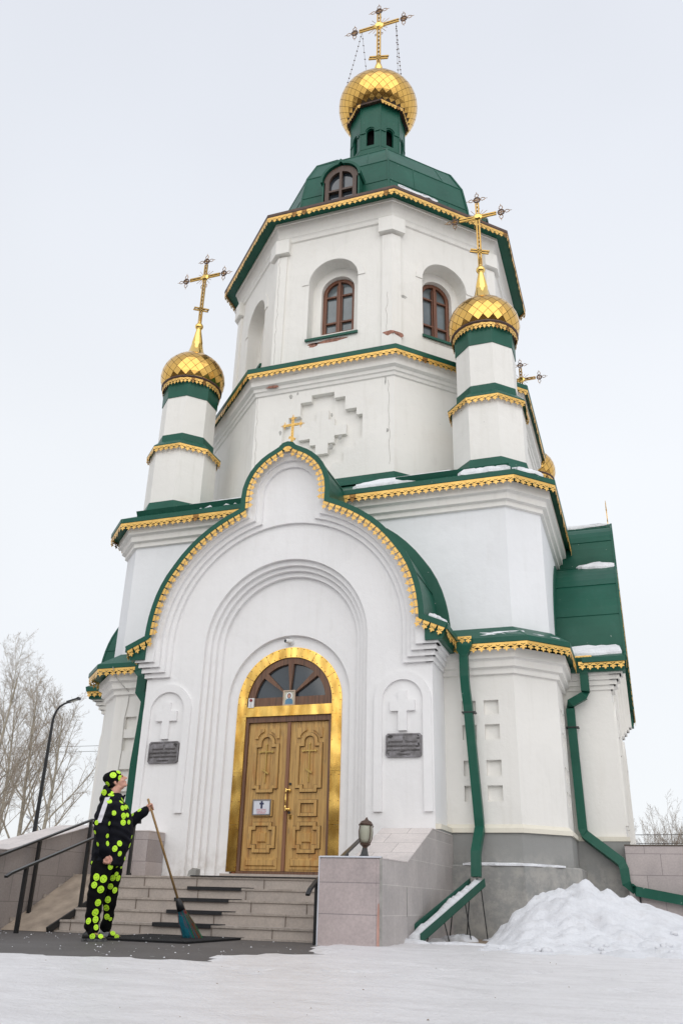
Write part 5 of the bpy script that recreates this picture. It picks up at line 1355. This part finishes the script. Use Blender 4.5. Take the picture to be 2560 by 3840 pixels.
POP = dict(seg=[.7, .5, .3, .2, .15], wob=[.06, .10, .16, .22, .25], up=[.03, .055, .05, .03, .03], sides=[8, 5, 4, 3, 3], num=[1, 15, 11, 9, 5], ang=[(22, 42), (25, 55), (30, 60), (30, 65)], len=[.55, .48, .42, .5], rr=[.5, .5, .5, .6], **{'from': [.22, .15, .15, .1]})
def tree(name, loc, h, r_, seed, label, params=POP, lean=(0, 0, 1), mats=('bark', 'bark', 'twig', 'twig', 'twig'), group=None, kscale=None):
    rnd = random.Random(seed); root = empty(name, label, 'tree', loc, 0, group)
    tr_ = MB(); grow(tr_, (0, 0, -.1), lean, h, r_, 0, rnd, dict(params, num=[1]), mats); tr_.build('trunk', None, root, True)
    rnd = random.Random(seed); cr_ = MB(); full = MB(); grow(full, (0, 0, -.1), lean, h, r_, 0, rnd, params, mats)
    n0 = (max(3, int(h/params['seg'][0]))+1)*params['sides'][0]; nf = max(3, int(h/params['seg'][0]))*params['sides'][0]+2
    cr_.v = full.v[n0:]; cr_.f = [[i-n0 for i in f] for f in full.f[nf:]]; cr_.m = full.m[nf:]; cr_.mats = full.mats
    cr_.build('crown', None, root); return root
G = 'bare poplars behind the left parapet'
tree('bare_poplar', (-21.9, 22, 0), 8.9, .13, 11, 'bare poplar just left of the church, nearest to its wall, with a pale leaning trunk', lean=(.16, 0, 1), group=G)
tree('bare_poplar', (-24.0, 23, 0), 10.2, .14, 23, 'tall bare poplar at the left edge of the picture, behind the street lamp', lean=(.09, 0, 1), group=G)
tree('bare_poplar', (-26.4, 22, 0), 11.0, .15, 35, 'tallest bare poplar, partly cut off by the left edge', lean=(.10, 0, 1), group=G)
tree('bare_poplar', (-19.2, 30, 0), 8.6, .12, 47, 'bare poplar farther back, its twigs showing against the church wall', lean=(-.05, 0, 1), group=G)
tree('bare_poplar', (-29.5, 28, 0), 10.8, .15, 53, 'bare poplar far back at the left edge', lean=(.02, 0, 1), group=G)
BUSH = dict(seg=[.35, .25, .18, .12], wob=[.07, .12, .16, .2], up=[.03, .03, .02, .02], sides=[5, 4, 3, 3], num=[1, 12, 6, 4], ang=[(15, 35), (18, 45), (25, 50)], len=[.55, .5, .5], rr=[.55, .5, .6], **{'from': [.2, .15, .1]})
def bush(loc, h, n, seed, label, mats=('twig_red', 'twig_red', 'twig', 'twig'), spread=.35, params=BUSH, group='bare bushes behind the parapets', rr=.035):
    rnd = random.Random(seed); root = empty('bare_bush', label, 'bush', loc, 0, group); mb = MB()
    for i in range(n):
        a = rnd.uniform(0, 2*pi); s_ = rnd.uniform(.05, spread)
        grow(mb, (.25*cos(a), .25*sin(a), -.05), (cos(a)*s_, sin(a)*s_, 1), h*rnd.uniform(.7, 1.05), rr*rnd.uniform(.6, 1), 0, rnd, params, mats)
    mb.build('branches', None, root)
bush((6.15, 18.3, 0), 3.2, 9, 3, 'bare reddish bush above the parapet at the right edge, nearest the church')
bush((7.05, 18.8, 0), 3.5, 8, 4, 'bare bush cut by the right edge of the picture', spread=.3)
bush((5.5, 19.5, 0), 3.1, 6, 5, 'thin low bare bush just right of the church wall', spread=.5)
DB = dict(BUSH, num=[1, 10, 7, 5], wob=[.2, .25, .3, .35], ang=[(30, 60), (35, 70), (40, 80)])
for i, (x, y, h) in enumerate(((-23.2, 19.0, 3.9), (-20.6, 22.0, 3.9), (-18.6, 22.5, 4.0), (-25.2, 20.5, 4.2), (-22.0, 26, 4.6), (-18.9, 27, 4.5))):
    bush((x, y, 0), h, 7, 60+i, ['dense brown bush low at the left edge below the poplars', 'brown bush behind the parapet between lamp and church', 'brown bush touching the church wall behind the person', 'brown bush cut off by the left edge of the picture', 'farther brown bush behind the leaning poplar', 'farther brown bush next to the church wall'][i], mats=('twig', 'twig_red', 'twig_red', 'twig_red'), spread=.8, params=DB)
# tree ring and nearer unseen row behind camera, added to darken gold reflections
mb = MB(); rnd = random.Random(77)
def spike(x, y, h, w):
    a = rnd.uniform(0, 6); mb.raw([(x+w*cos(a+2.1*k), y+w*sin(a+2.1*k), -.2) for k in range(3)]+[(x+rnd.uniform(-.3, .3)+w*.7*cos(a+2.1*k), y+w*.7*sin(a+2.1*k), h*.6) for k in range(3)]+[(x+rnd.uniform(-.5, .5), y+rnd.uniform(-.5, .5), h)],
           [(0, 1, 4, 3), (1, 2, 5, 4), (2, 0, 3, 5), (3, 4, 6), (4, 5, 6), (5, 3, 6)], 'twig' if rnd.random() < .6 else 'twig_red')
for i in range(5200):
    a = rnd.uniform(0, 2*pi); r_ = rnd.uniform(105, 125); x, y = r_*cos(a), r_*sin(a)
    spike(x, y, rnd.uniform(2.5, 7)*(1 if y > -10 else 1.5)*(1+.35*noise.noise(Vector((x*.03, y*.03, 0)))*2), rnd.uniform(.15, .6))
for i in range(3800):
    a = rnd.uniform(radians(195), radians(350)); r_ = rnd.uniform(42, 54); x, y = r_*cos(a)+3, r_*sin(a)
    spike(x, y, rnd.uniform(5, 12)*(1+.5*noise.noise(Vector((x*.08, y*.08, 0)))), rnd.uniform(.2, .7))
o = mb.build('reflection_woods', None); tag(o, kind='stuff')
#@@PART3
# ================================================================ PERSON
from mathutils.bvhtree import BVHTree
PM = Matrix.Translation((-.20, -4.72, 0)) @ Matrix.Rotation(radians(33.19), 4, 'Z')
def ellipsoid(mb, c, r, rot=None, nu=20, nv=12):
    R_ = rot or Matrix.Identity(3); rings = []
    for j in range(1, nv):
        th = pi*j/nv; rings.append([tuple(Vector(c)+R_ @ Vector((r[0]*sin(th)*cos(2*pi*i/nu), r[1]*sin(th)*sin(2*pi*i/nu), -r[2]*cos(th)))) for i in range(nu)])
    mb.loft(rings, True)
def sections(mb, L_, n=24, pw=1.0):
    """L_: list of (centre, rx, ry) horizontal elliptical sections"""
    mb.loft([[tuple(Vector(c)+Vector((rx*cos(2*pi*i/n), ry*sin(2*pi*i/n), 0))) for i in range(n)] for c, rx, ry in L_], True)
def limb(mb, pts, rad, n=16, sx=1, sy=1):
    P_ = [Vector(p) for p in pts]; out_, ro = [], []
    for i in range(len(P_)-1):
        for k in range(4):
            f = k/4; p0 = P_[max(i-1, 0)]; p1 = P_[i]; p2 = P_[i+1]; p3 = P_[min(i+2, len(P_)-1)]
            out_.append(.5*((2*p1)+(p2-p0)*f+(2*p0-5*p1+4*p2-p3)*f*f+(3*p1-p0-3*p2+p3)*f**3)); ro.append(rad[i]*(1-f)+rad[i+1]*f)
    out_.append(P_[-1]); ro.append(rad[-1]); mb.tube(out_, ro, n, None, None, sx, sy)
    for e_, r_ in ((P_[0], rad[0]), (P_[-1], rad[-1])): ellipsoid(mb, e_, (r_*.98, r_*.98, r_*.98), None, 12, 8)
def remesh(mb, name, mat, voxel, smooth, parent=None, wrinkle=None):
    o = mb.build(name, mat, parent, True)
    m_ = o.modifiers.new('r', 'REMESH'); m_.mode = 'VOXEL'; m_.voxel_size = voxel; m_.use_smooth_shade = True
    s_ = o.modifiers.new('s', 'SMOOTH'); s_.iterations = smooth; s_.factor = .5
    bpy.context.view_layer.update()
    me = bpy.data.meshes.new_from_object(o.evaluated_get(bpy.context.evaluated_depsgraph_get()))
    o.modifiers.clear(); o.data = me
    if wrinkle:
        me.calc_loop_triangles() if False else None
        nr = [v.normal.copy() for v in me.vertices]
        for v, n_ in zip(me.vertices, nr): v.co += n_*wrinkle(v.co)
    me.polygons.foreach_set('use_smooth', [True]*len(me.polygons)); return o
# body: one continuous surface, mostly under the clothes -------------
bd = MB()
HR = Matrix.Rotation(radians(-33), 3, 'Y') @ Matrix.Rotation(radians(-8), 3, 'Z'); HC = Vector((-.030, .02, 1.742))
def H(x, y, z): return HC+HR @ Vector((x, y, z))
ellipsoid(bd, H(-.022, 0, .035), (.092, .074, .085), HR)        # cranium
ellipsoid(bd, H(.022, 0, -.03), (.062, .060, .080), HR)         # face mass
ellipsoid(bd, H(.030, 0, -.078), (.050, .050, .034), HR)        # jaw
ellipsoid(bd, H(.066, 0, -.094), (.022, .026, .018), HR)        # chin
ellipsoid(bd, H(.005, 0, -.088), (.055, .052, .03), HR)         # double chin
ellipsoid(bd, H(.078, 0, .030), (.014, .045, .012), HR)         # brow
limb(bd, [H(.080, 0, .018), H(.098, 0, -.006), H(.108, 0, -.022)], [.009, .012, .014], 8)     # nose
ellipsoid(bd, H(.094, .012, -.026), (.010, .008, .008), HR, 8, 6); ellipsoid(bd, H(.094, -.012, -.026), (.010, .008, .008), HR, 8, 6)
ellipsoid(bd, H(.082, 0, -.052), (.014, .022, .007), HR, 10, 6); ellipsoid(bd, H(.079, 0, -.068), (.013, .020, .008), HR, 10, 6)   # lips
for s in (1, -1):
    ellipsoid(bd, H(.052, .036*s, -.030), (.030, .020, .026), HR); ellipsoid(bd, H(.060, .033*s, .004), (.020, .018, .012), HR, 10, 8)
    ellipsoid(bd, H(-.022, .074*s, -.012), (.018, .009, .030), HR, 10, 8); ellipsoid(bd, H(-.018, .078*s, -.030), (.010, .007, .012), HR, 8, 6)
limb(bd, [(-.055, .01, 1.50), (-.045, .015, 1.60), H(-.02, 0, -.06)], [.072, .064, .060], 16)
sections(bd, [((-.03, 0, .80), .13, .15), ((-.01, 0, .95), .16, .17), ((.0, 0, 1.1), .18, .17), ((-.01, 0, 1.26), .165, .175), ((-.04, 0, 1.40), .13, .18), ((-.05, 0, 1.50), .08, .12)])
limb(bd, [(-.12, -.19, 1.43), (-.14, -.25, 1.19), (-.07, -.25, .97), (-.045, -.235, .90)], [.055, .048, .034, .029])
limb(bd, [(-.03, .18, 1.43), (.15, .235, 1.27), (.30, .215, 1.39), (.362, .20, 1.447)], [.055, .046, .034, .029])
limb(bd, [(-.06, -.09, .82), (-.10, -.10, .49), (-.10, -.10, .10)], [.09, .062, .045]); limb(bd, [(.02, .10, .82), (.065, .13, .49), (.055, .20, .10)], [.09, .062, .045])
# near hand: relaxed fist
def finger(base, joints, r_): limb(bd, [base]+joints, [r_]*(len(joints))+[r_*.85], 8)
limb(bd, [(-.045, -.235, .905), (-.038, -.235, .875), (-.030, -.235, .845)], [.028, .036, .036], 14, 1.15, .7)
for i, (dx, ln) in enumerate(((.034, .95), (.011, 1.0), (-.012, .96), (-.034, .82))):
    b0 = Vector((-.028+dx, -.243, .842)); finger(b0, [b0+Vector((.006, -.012, -.030*ln)), b0+Vector((.004, .016, -.040*ln)), b0+Vector((.0, .026, -.016))], .0108)
finger((-.012, -.240, .885), [(.012, -.252, .868), (.022, -.262, .842), (.014, -.262, .822)], .0125)
# far hand closed round the broom handle
HT = Vector((.378, .20, 1.548)); HB = Vector((1.06, .565, .03)); hd = (HB-HT).normalized()
gp = HT+hd*.075
ax1 = hd.cross(Vector((0, 1, 0))).normalized()
if ax1.x < 0: ax1 = -ax1
ax2 = hd.cross(ax1).normalized()
if ax2.y > 0: ax2 = -ax2          # towards the viewer
limb(bd, [(.362, .20, 1.447), tuple(gp-ax1*.040+hd*.02), tuple(gp-ax1*.030-hd*.004)], [.029, .034, .034], 14)
for i in range(4):
    c = gp+hd*(-.033+.022*i); ln = (1.0, 1.05, 1.0, .85)[i]; r0 = .0115
    arcp = []
    for k in range(6):
        a = radians(200-k*(46*ln)); arcp.append(tuple(c+ax1*cos(a)*.027+ax2*sin(a)*-.027*(1)+hd*(.002*k)))
    limb(bd, arcp, [r0*1.05]*3+[r0, r0*.95, r0*.85], 8)
tb = gp-ax1*.03+hd*-.012
limb(bd, [tuple(tb+ax2*.012), tuple(gp+ax2*.028-hd*.024-ax1*.008), tuple(gp+ax2*.026-hd*.034+ax1*.014)], [.014, .0125, .011], 8)
body = remesh(bd, 'person', 'skin', .0052, 2)
body.matrix_world = PM
tag(body, 'person in black clothes covered with neon green smiley badges, looking up and holding a broom', 'person')
def CL(o, name=None): o.parent = body; o.matrix_parent_inverse = Matrix.Identity(4); return o
nz3 = lambda v, s_, o_=0: noise.noise(Vector((v.x*s_+o_, v.y*s_, v.z*s_)))
# jacket
jk = MB()
sections(jk, [((-.026, 0, .785), .182, .20), ((-.026, 0, .80), .188, .21), ((-.015, 0, .92), .202, .222), ((.004, 0, 1.04), .222, .232), ((.008, 0, 1.12), .226, .235), ((.004, 0, 1.24), .216, .235), ((-.02, 0, 1.36), .208, .240), ((-.04, 0, 1.44), .178, .235), ((-.05, 0, 1.50), .140, .195), ((-.05, 0, 1.545), .108, .135), ((-.04, 0, 1.575), .090, .098), ((-.035, 0, 1.60), .080, .085)], 32)
limb(jk, [(-.10, -.17, 1.455), (-.135, -.235, 1.34), (-.145, -.275, 1.19), (-.105, -.275, 1.04), (-.058, -.245, .915)], [.090, .090, .080, .074, .062], 18)
limb(jk, [(-.04, .16, 1.45), (.06, .22, 1.33), (.17, .245, 1.285), (.27, .225, 1.365), (.352, .205, 1.435)], [.088, .082, .076, .066, .056], 18)
ellipsoid(jk, (-.135, 0, 1.60), (.070, .115, .055), Matrix.Rotation(radians(-25), 3, 'Y')); ellipsoid(jk, (-.155, .01, 1.655), (.034, .10, .045)); ellipsoid(jk, (-.17, 0, 1.53), (.045, .12, .05))
limb(jk, [(.05, 0, 1.53), (.085, -.005, 1.585)], [.035, .016])
def wr(v):
    f = .009*nz3(v, 7)+.007*nz3(v, 15, 5)
    f += .0065*sin(v.z*48+6*nz3(v, 4))*(1 if v.y < -.12 else .45)
    return f
jacket = CL(remesh(jk, 'jacket', 'jacket_cloth', .0095, 4, None, wr))
tz = MB()
limb(tz, [(-.055, -.075, .86), (-.072, -.10, .72), (-.09, -.11, .58), (-.100, -.11, .47), (-.100, -.11, .30), (-.100, -.11, .17), (-.098, -.11, .115)], [.128, .122, .106, .098, .086, .082, .080], 20)
limb(tz, [(.02, .07, .86), (.045, .095, .72), (.062, .115, .58), (.068, .13, .47), (.062, .155, .30), (.056, .185, .17), (.056, .20, .115)], [.120, .112, .092, .076, .068, .062, .060], 20)
ellipsoid(tz, (-.02, 0, .84), (.165, .18, .10))
trousers = CL(remesh(tz, 'trousers', 'trouser_cloth', .0095, 3, None, lambda v: .011*nz3(v, 6, 2)+.007*nz3(v, 15, 2)+.008*sin(v.z*42+7*nz3(v, 4))*max(.15, (.60-v.z))*2))
ht = MB()
HH = Matrix.Rotation(radians(-33), 3, 'Y')
ellipsoid(ht, H(-.030, 0, .048), (.108, .092, .098), HR); ellipsoid(ht, H(-.075, 0, .092), (.070, .072, .058), HR); ellipsoid(ht, H(-.030, 0, .10), (.072, .07, .045), HR)
ellipsoid(ht, H(-.060, 0, -.010), (.066, .084, .050), HR)
hat = CL(remesh(ht, 'knit_hat', 'hat_knit', .007, 3, None, lambda v: .004*nz3(v, 14)))
# shoes
def shoe(x0, x1, y, zb, yaw):
    R_ = Matrix.Translation((x0, y, zb)) @ Matrix.Rotation(yaw, 4, 'Z'); L0 = x1-x0; root = None
    up = MB()
    sec = [(0.0, .034, .010, .075), (.03, .040, .012, .105), (.09, .043, .012, .115), (.13, .044, .012, .095), (.17, .046, .012, .078), (.21, .044, .012, .062), (.25, .034, .014, .045), (.268, .014, .018, .034)]
    k = L0/.268; rings = []
    for x, w, zl, zu in sec:
        rings.append([tuple(R_ @ Vector((x*k, w*cos(a), (zl+zu)/2+(zu-zl)/2*sin(a)))) for a in [2*pi*i/14 for i in range(14)]])
    up.loft(rings, True); o = up.build('shoe', 'shoe_black', None, True); CL(o)
    so_ = MB(); pl = [(-.006, -.03), (.08, -.045), (.16, -.048), (.23, -.045), (.275, -.02), (.28, .0), (.275, .02), (.23, .045), (.16, .048), (.08, .045), (-.006, .03)]
    so_.loft([[tuple(R_ @ Vector((x*k, y_, z))) for x, y_ in pl] for z in (.0, .014, .028)], True)
    for i in range(9):
        so_.box(.0+.03*i*k, (.016+.03*i)*k, -.049, -.044, .004, .03, None, R_)
    s2_ = so_.build('sole', 'shoe_sole', o); s2_.data.materials[0] = MATS['shoe_sole']
    tn = MB(); rr = []
    for x, w, zl, zu in sec[2:7]: rr.append([tuple(R_ @ Vector((x*k, w*1.03*cos(a), (zl+zu)/2+(zu-zl)/2*1.04*sin(a)))) for a in [radians(q) for q in range(25, 160, 15)]])
    tn.loft(rr, False, None, None, False); tn.build('toe_panel', 'shoe_tan', o, True); return o
sh1 = shoe(-.186, .075, -.12, .0, radians(-6)); sh2 = shoe(-.015, .25, .24, .0, radians(2))
sk = MB(); limb(sk, [(.05, .21, .07), (.052, .205, .14)], [.05, .052]); CL(sk.build('sock', 'sock', None, True))
# face details
fd = MB()
for s in (1, -1): ellipsoid(fd, H(.074, .032*s, .012), (.008, .013, .006), HR, 8, 6)
CL(fd.build('eye', 'badge_ink', None, True))
hb = MB(); ellipsoid(hb, H(-.035, -.071, .004), (.022, .010, .028), HR, 10, 8); ellipsoid(hb, H(-.035, .071, .004), (.022, .010, .028), HR, 10, 8); ellipsoid(hb, H(-.075, 0, -.045), (.04, .06, .035), HR)
CL(hb.build('hair', 'hair', None, True))
# broom, held in the hand but a thing of its own
broom = bpy.data.objects.new('broom', None); C.objects.link(broom); tag(broom, 'broom with long wooden handle and blue green plastic bristles on the doormat', 'broom'); broom.matrix_world = PM @ Matrix.Translation(HB)
def BR(mb, name, mat, smooth=False):
    for i, v in enumerate(mb.v): mb.v[i] = v-HB
    o = mb.build(name, mat, broom, smooth); return o
Lb = (HB-HT).length; fer = HT+hd*(Lb-.47)
mb = MB(); mb.tube([tuple(HT-hd*.03), tuple(HT-hd*.02), tuple(fer+hd*.03)], [.011, .0145, .0145], 10); BR(mb, 'handle', 'broom_wood', True)
mb = MB(); mb.tube([tuple(fer-hd*.015), tuple(fer+hd*.01), tuple(fer+hd*.05), tuple(fer+hd*.13)], [.019, .028, .042, .050], 14); BR(mb, 'ferrule', 'broom_black', True)
rnd = random.Random(4); BM_ = {k: MB() for k in ('bristle_blue', 'bristle_green', 'bristle_red', 'bristle_violet')}
for i in range(430):
    a = rnd.uniform(0, 2*pi); q = sqrt(rnd.random()); s_ = q*cos(a); t_ = q*sin(a)
    p0 = fer+hd*.11+ax1*(s_*.042)+ax2*(t_*.030)
    ex = HB+Vector((.045+s_*.125, t_*.075, 0)); ex.z = rnd.uniform(-.005, .035)+max(0, -s_)*.02
    mid = p0.lerp(ex, .5)+Vector((.0+s_*.012+rnd.uniform(-.008, .008), t_*.01+rnd.uniform(-.008, .008), 0))
    u = s_+rnd.uniform(-.55, .55); k = 'bristle_blue' if u < .05 else ('bristle_violet' if u < .22 else ('bristle_green' if rnd.random() < .5 else 'bristle_red'))
    if rnd.random() < .28: k = rnd.choice(['bristle_blue', 'bristle_green', 'bristle_blue', 'bristle_red'])
    BM_[k].tube([tuple(p0), tuple(mid), tuple(ex)], .0028, 3)
for k, m_ in BM_.items(): BR(m_, 'bristles', k)
# badges: glued on the cloth surface, facing outwards
def bvh(o):
    me = o.data; return BVHTree.FromPolygons([v.co.copy() for v in me.vertices], [tuple(p.vertices) for p in me.polygons])
BV = {o.name: bvh(o) for o in (jacket, trousers, hat, sh1, sh2)}
badge_me = None
bm_ = MB(); rr_ = 1.0
bm_.loft([[(cos(2*pi*i/20)*q, sin(2*pi*i/20)*q, z) for i in range(20)] for q, z in ((1, -.06), (1.0, .03), (.93, .10))], True, 'neon')
for s in (-1, 1): bm_.loft([[(.30*s+.085*cos(2*pi*i/8), .26+.13*sin(2*pi*i/8), z) for i in range(8)] for z in (.09, .125)], True, 'badge_ink')
bm_.tube([(.58*cos(radians(a)), .58*sin(radians(a)), .115) for a in range(205, 340, 15)], .045, 5, 'badge_ink')
bo = bm_.build('badge', None); badge_me = bo.data; bpy.data.objects.remove(bo)
def badge(target, s, z, r_, roll, side=-1, yoff=None):
    t = BV[target.name]; org = Vector((s, -1.2 if side < 0 else 1.2, z)); d = Vector((0, 1 if side < 0 else -1, 0))
    hit, n_, idx, dist = t.ray_cast(org, d)
    if hit is None:      # slide to the nearest point of the cloth
        hit, n_, idx, dist = t.find_nearest(Vector((s, -.1*1 if side < 0 else .1, z)))
    acc = Vector(n_)
    for dx, dz in ((r_*.6, 0), (-r_*.6, 0), (0, r_*.6), (0, -r_*.6)):
        h2_, n2, _, _ = t.find_nearest(hit+Vector((dx, 0, dz)))
        if n2 is not None: acc += n2
    n_ = acc.normalized()
    up = Vector((0, 0, 1)); x = up.cross(n_).normalized(); y = n_.cross(x)
    M_ = Matrix(((x.x, y.x, n_.x, 0), (x.y, y.y, n_.y, 0), (x.z, y.z, n_.z, 0), (0, 0, 0, 1)))
    o = bpy.data.objects.new('badge', badge_me); C.objects.link(o); o.parent = target; o.matrix_parent_inverse = Matrix.Identity(4)
    o.matrix_basis = Matrix.Translation(hit+n_*.004) @ M_ @ Matrix.Rotation(roll, 4, 'Z') @ Matrix.Diagonal((r_*rnd.uniform(.86, .97), r_*rnd.uniform(.90, 1.0), r_*.35, 1))
rnd = random.Random(8)
for t_, s_, z_, r_ in [(hat,-0.086,1.798,0.041), (hat,-0.002,1.773,0.038), (hat,-0.136,1.699,0.033), (hat,-0.074,1.650,0.034), (hat,-0.029,1.839,0.031), (jacket,-0.160,1.591,0.039), (jacket,-0.190,1.598,0.027), (jacket,-0.083,1.577,0.039), (jacket,-0.070,1.557,0.031), (jacket,-0.088,1.476,0.034), (jacket,0.057,1.519,0.031), (jacket,0.048,1.485,0.031), (jacket,0.071,1.417,0.034), (jacket,0.107,1.431,0.029), (jacket,-0.020,1.352,0.031), (jacket,0.094,1.329,0.037), (jacket,0.137,1.342,0.028), (jacket,0.099,1.256,0.036), (jacket,0.163,1.265,0.028), (jacket,-0.197,1.232,0.028), (jacket,-0.058,1.232,0.026), (jacket,-0.200,1.130,0.025), (jacket,-0.061,1.095,0.026), (jacket,-0.151,1.003,0.027), (jacket,-0.048,1.013,0.029), (jacket,0.088,1.024,0.034), (jacket,0.042,0.966,0.036), (jacket,0.104,0.917,0.031), (jacket,0.206,1.015,0.031), (jacket,-0.191,0.811,0.023), (jacket,0.218,1.110,0.025), (jacket,0.168,0.870,0.023), (jacket,0.140,1.444,0.025), (jacket,0.280,1.430,0.030), (jacket,0.200,1.373,0.027), (trousers,0.018,0.775,0.039), (trousers,-0.119,0.659,0.041), (trousers,-0.041,0.642,0.043), (trousers,-0.131,0.576,0.039), (trousers,-0.056,0.532,0.044), (trousers,-0.067,0.395,0.039), (trousers,-0.082,0.295,0.041), (trousers,-0.070,0.223,0.039), (trousers,-0.141,0.206,0.035), (trousers,-0.011,0.204,0.027), (trousers,-0.054,0.143,0.033), (trousers,0.062,0.660,0.036), (trousers,0.098,0.702,0.027), (trousers,0.123,0.660,0.035), (trousers,0.048,0.569,0.036), (trousers,0.102,0.529,0.035), (trousers,0.040,0.427,0.039), (trousers,0.034,0.342,0.037), (trousers,0.054,0.248,0.035), (trousers,0.098,0.786,0.027), (trousers,0.094,0.224,0.023), (trousers,0.139,0.783,0.023), (sh1,-0.078,0.054,0.033), (sh1,0.010,0.053,0.029), (sh2,0.143,0.071,0.034), (sh2,0.222,0.065,0.027)]:
    badge(t_, s_, z_, r_, rnd.uniform(-.6, .6))
for t_, s_, z_, r_ in [(jacket, -.1, 1.35, .04), (jacket, .05, 1.15, .04), (jacket, -.08, 1.0, .04), (jacket, .1, .95, .04), (jacket, -.15, 1.2, .035), (trousers, .05, .65, .042), (trousers, .08, .5, .042), (trousers, .02, .4, .04), (trousers, .06, .28, .04), (trousers, -.05, .72, .04), (hat, -.08, 1.78, .038)]:
    badge(t_, s_, z_, r_, rnd.uniform(-.6, .6), 1)
# reflective stripe on the near sleeve
t = BV[jacket.name]; mb = MB(); rows = []
for i in range(15):
    f = i/14; c = Vector((-.110-.062*f, 0, 1.545-.315*f)); row = []
    for q in (-1, -.5, 0, .5, 1):
        s_ = c.x+q*.026; hit, n_, _, _ = t.ray_cast(Vector((s_, -1.2, c.z+q*.004)), Vector((0, 1, 0)))
        if hit is None: hit, n_, _, _ = t.find_nearest(Vector((s_, -.2, c.z)))
        row.append(tuple(hit+n_*.004))
    rows.append(row)
mb.loft(rows, False, None, None, False); o = mb.build('reflective_stripe', 'reflective', None, True); o.parent = jacket; o.matrix_parent_inverse = Matrix.Identity(4)
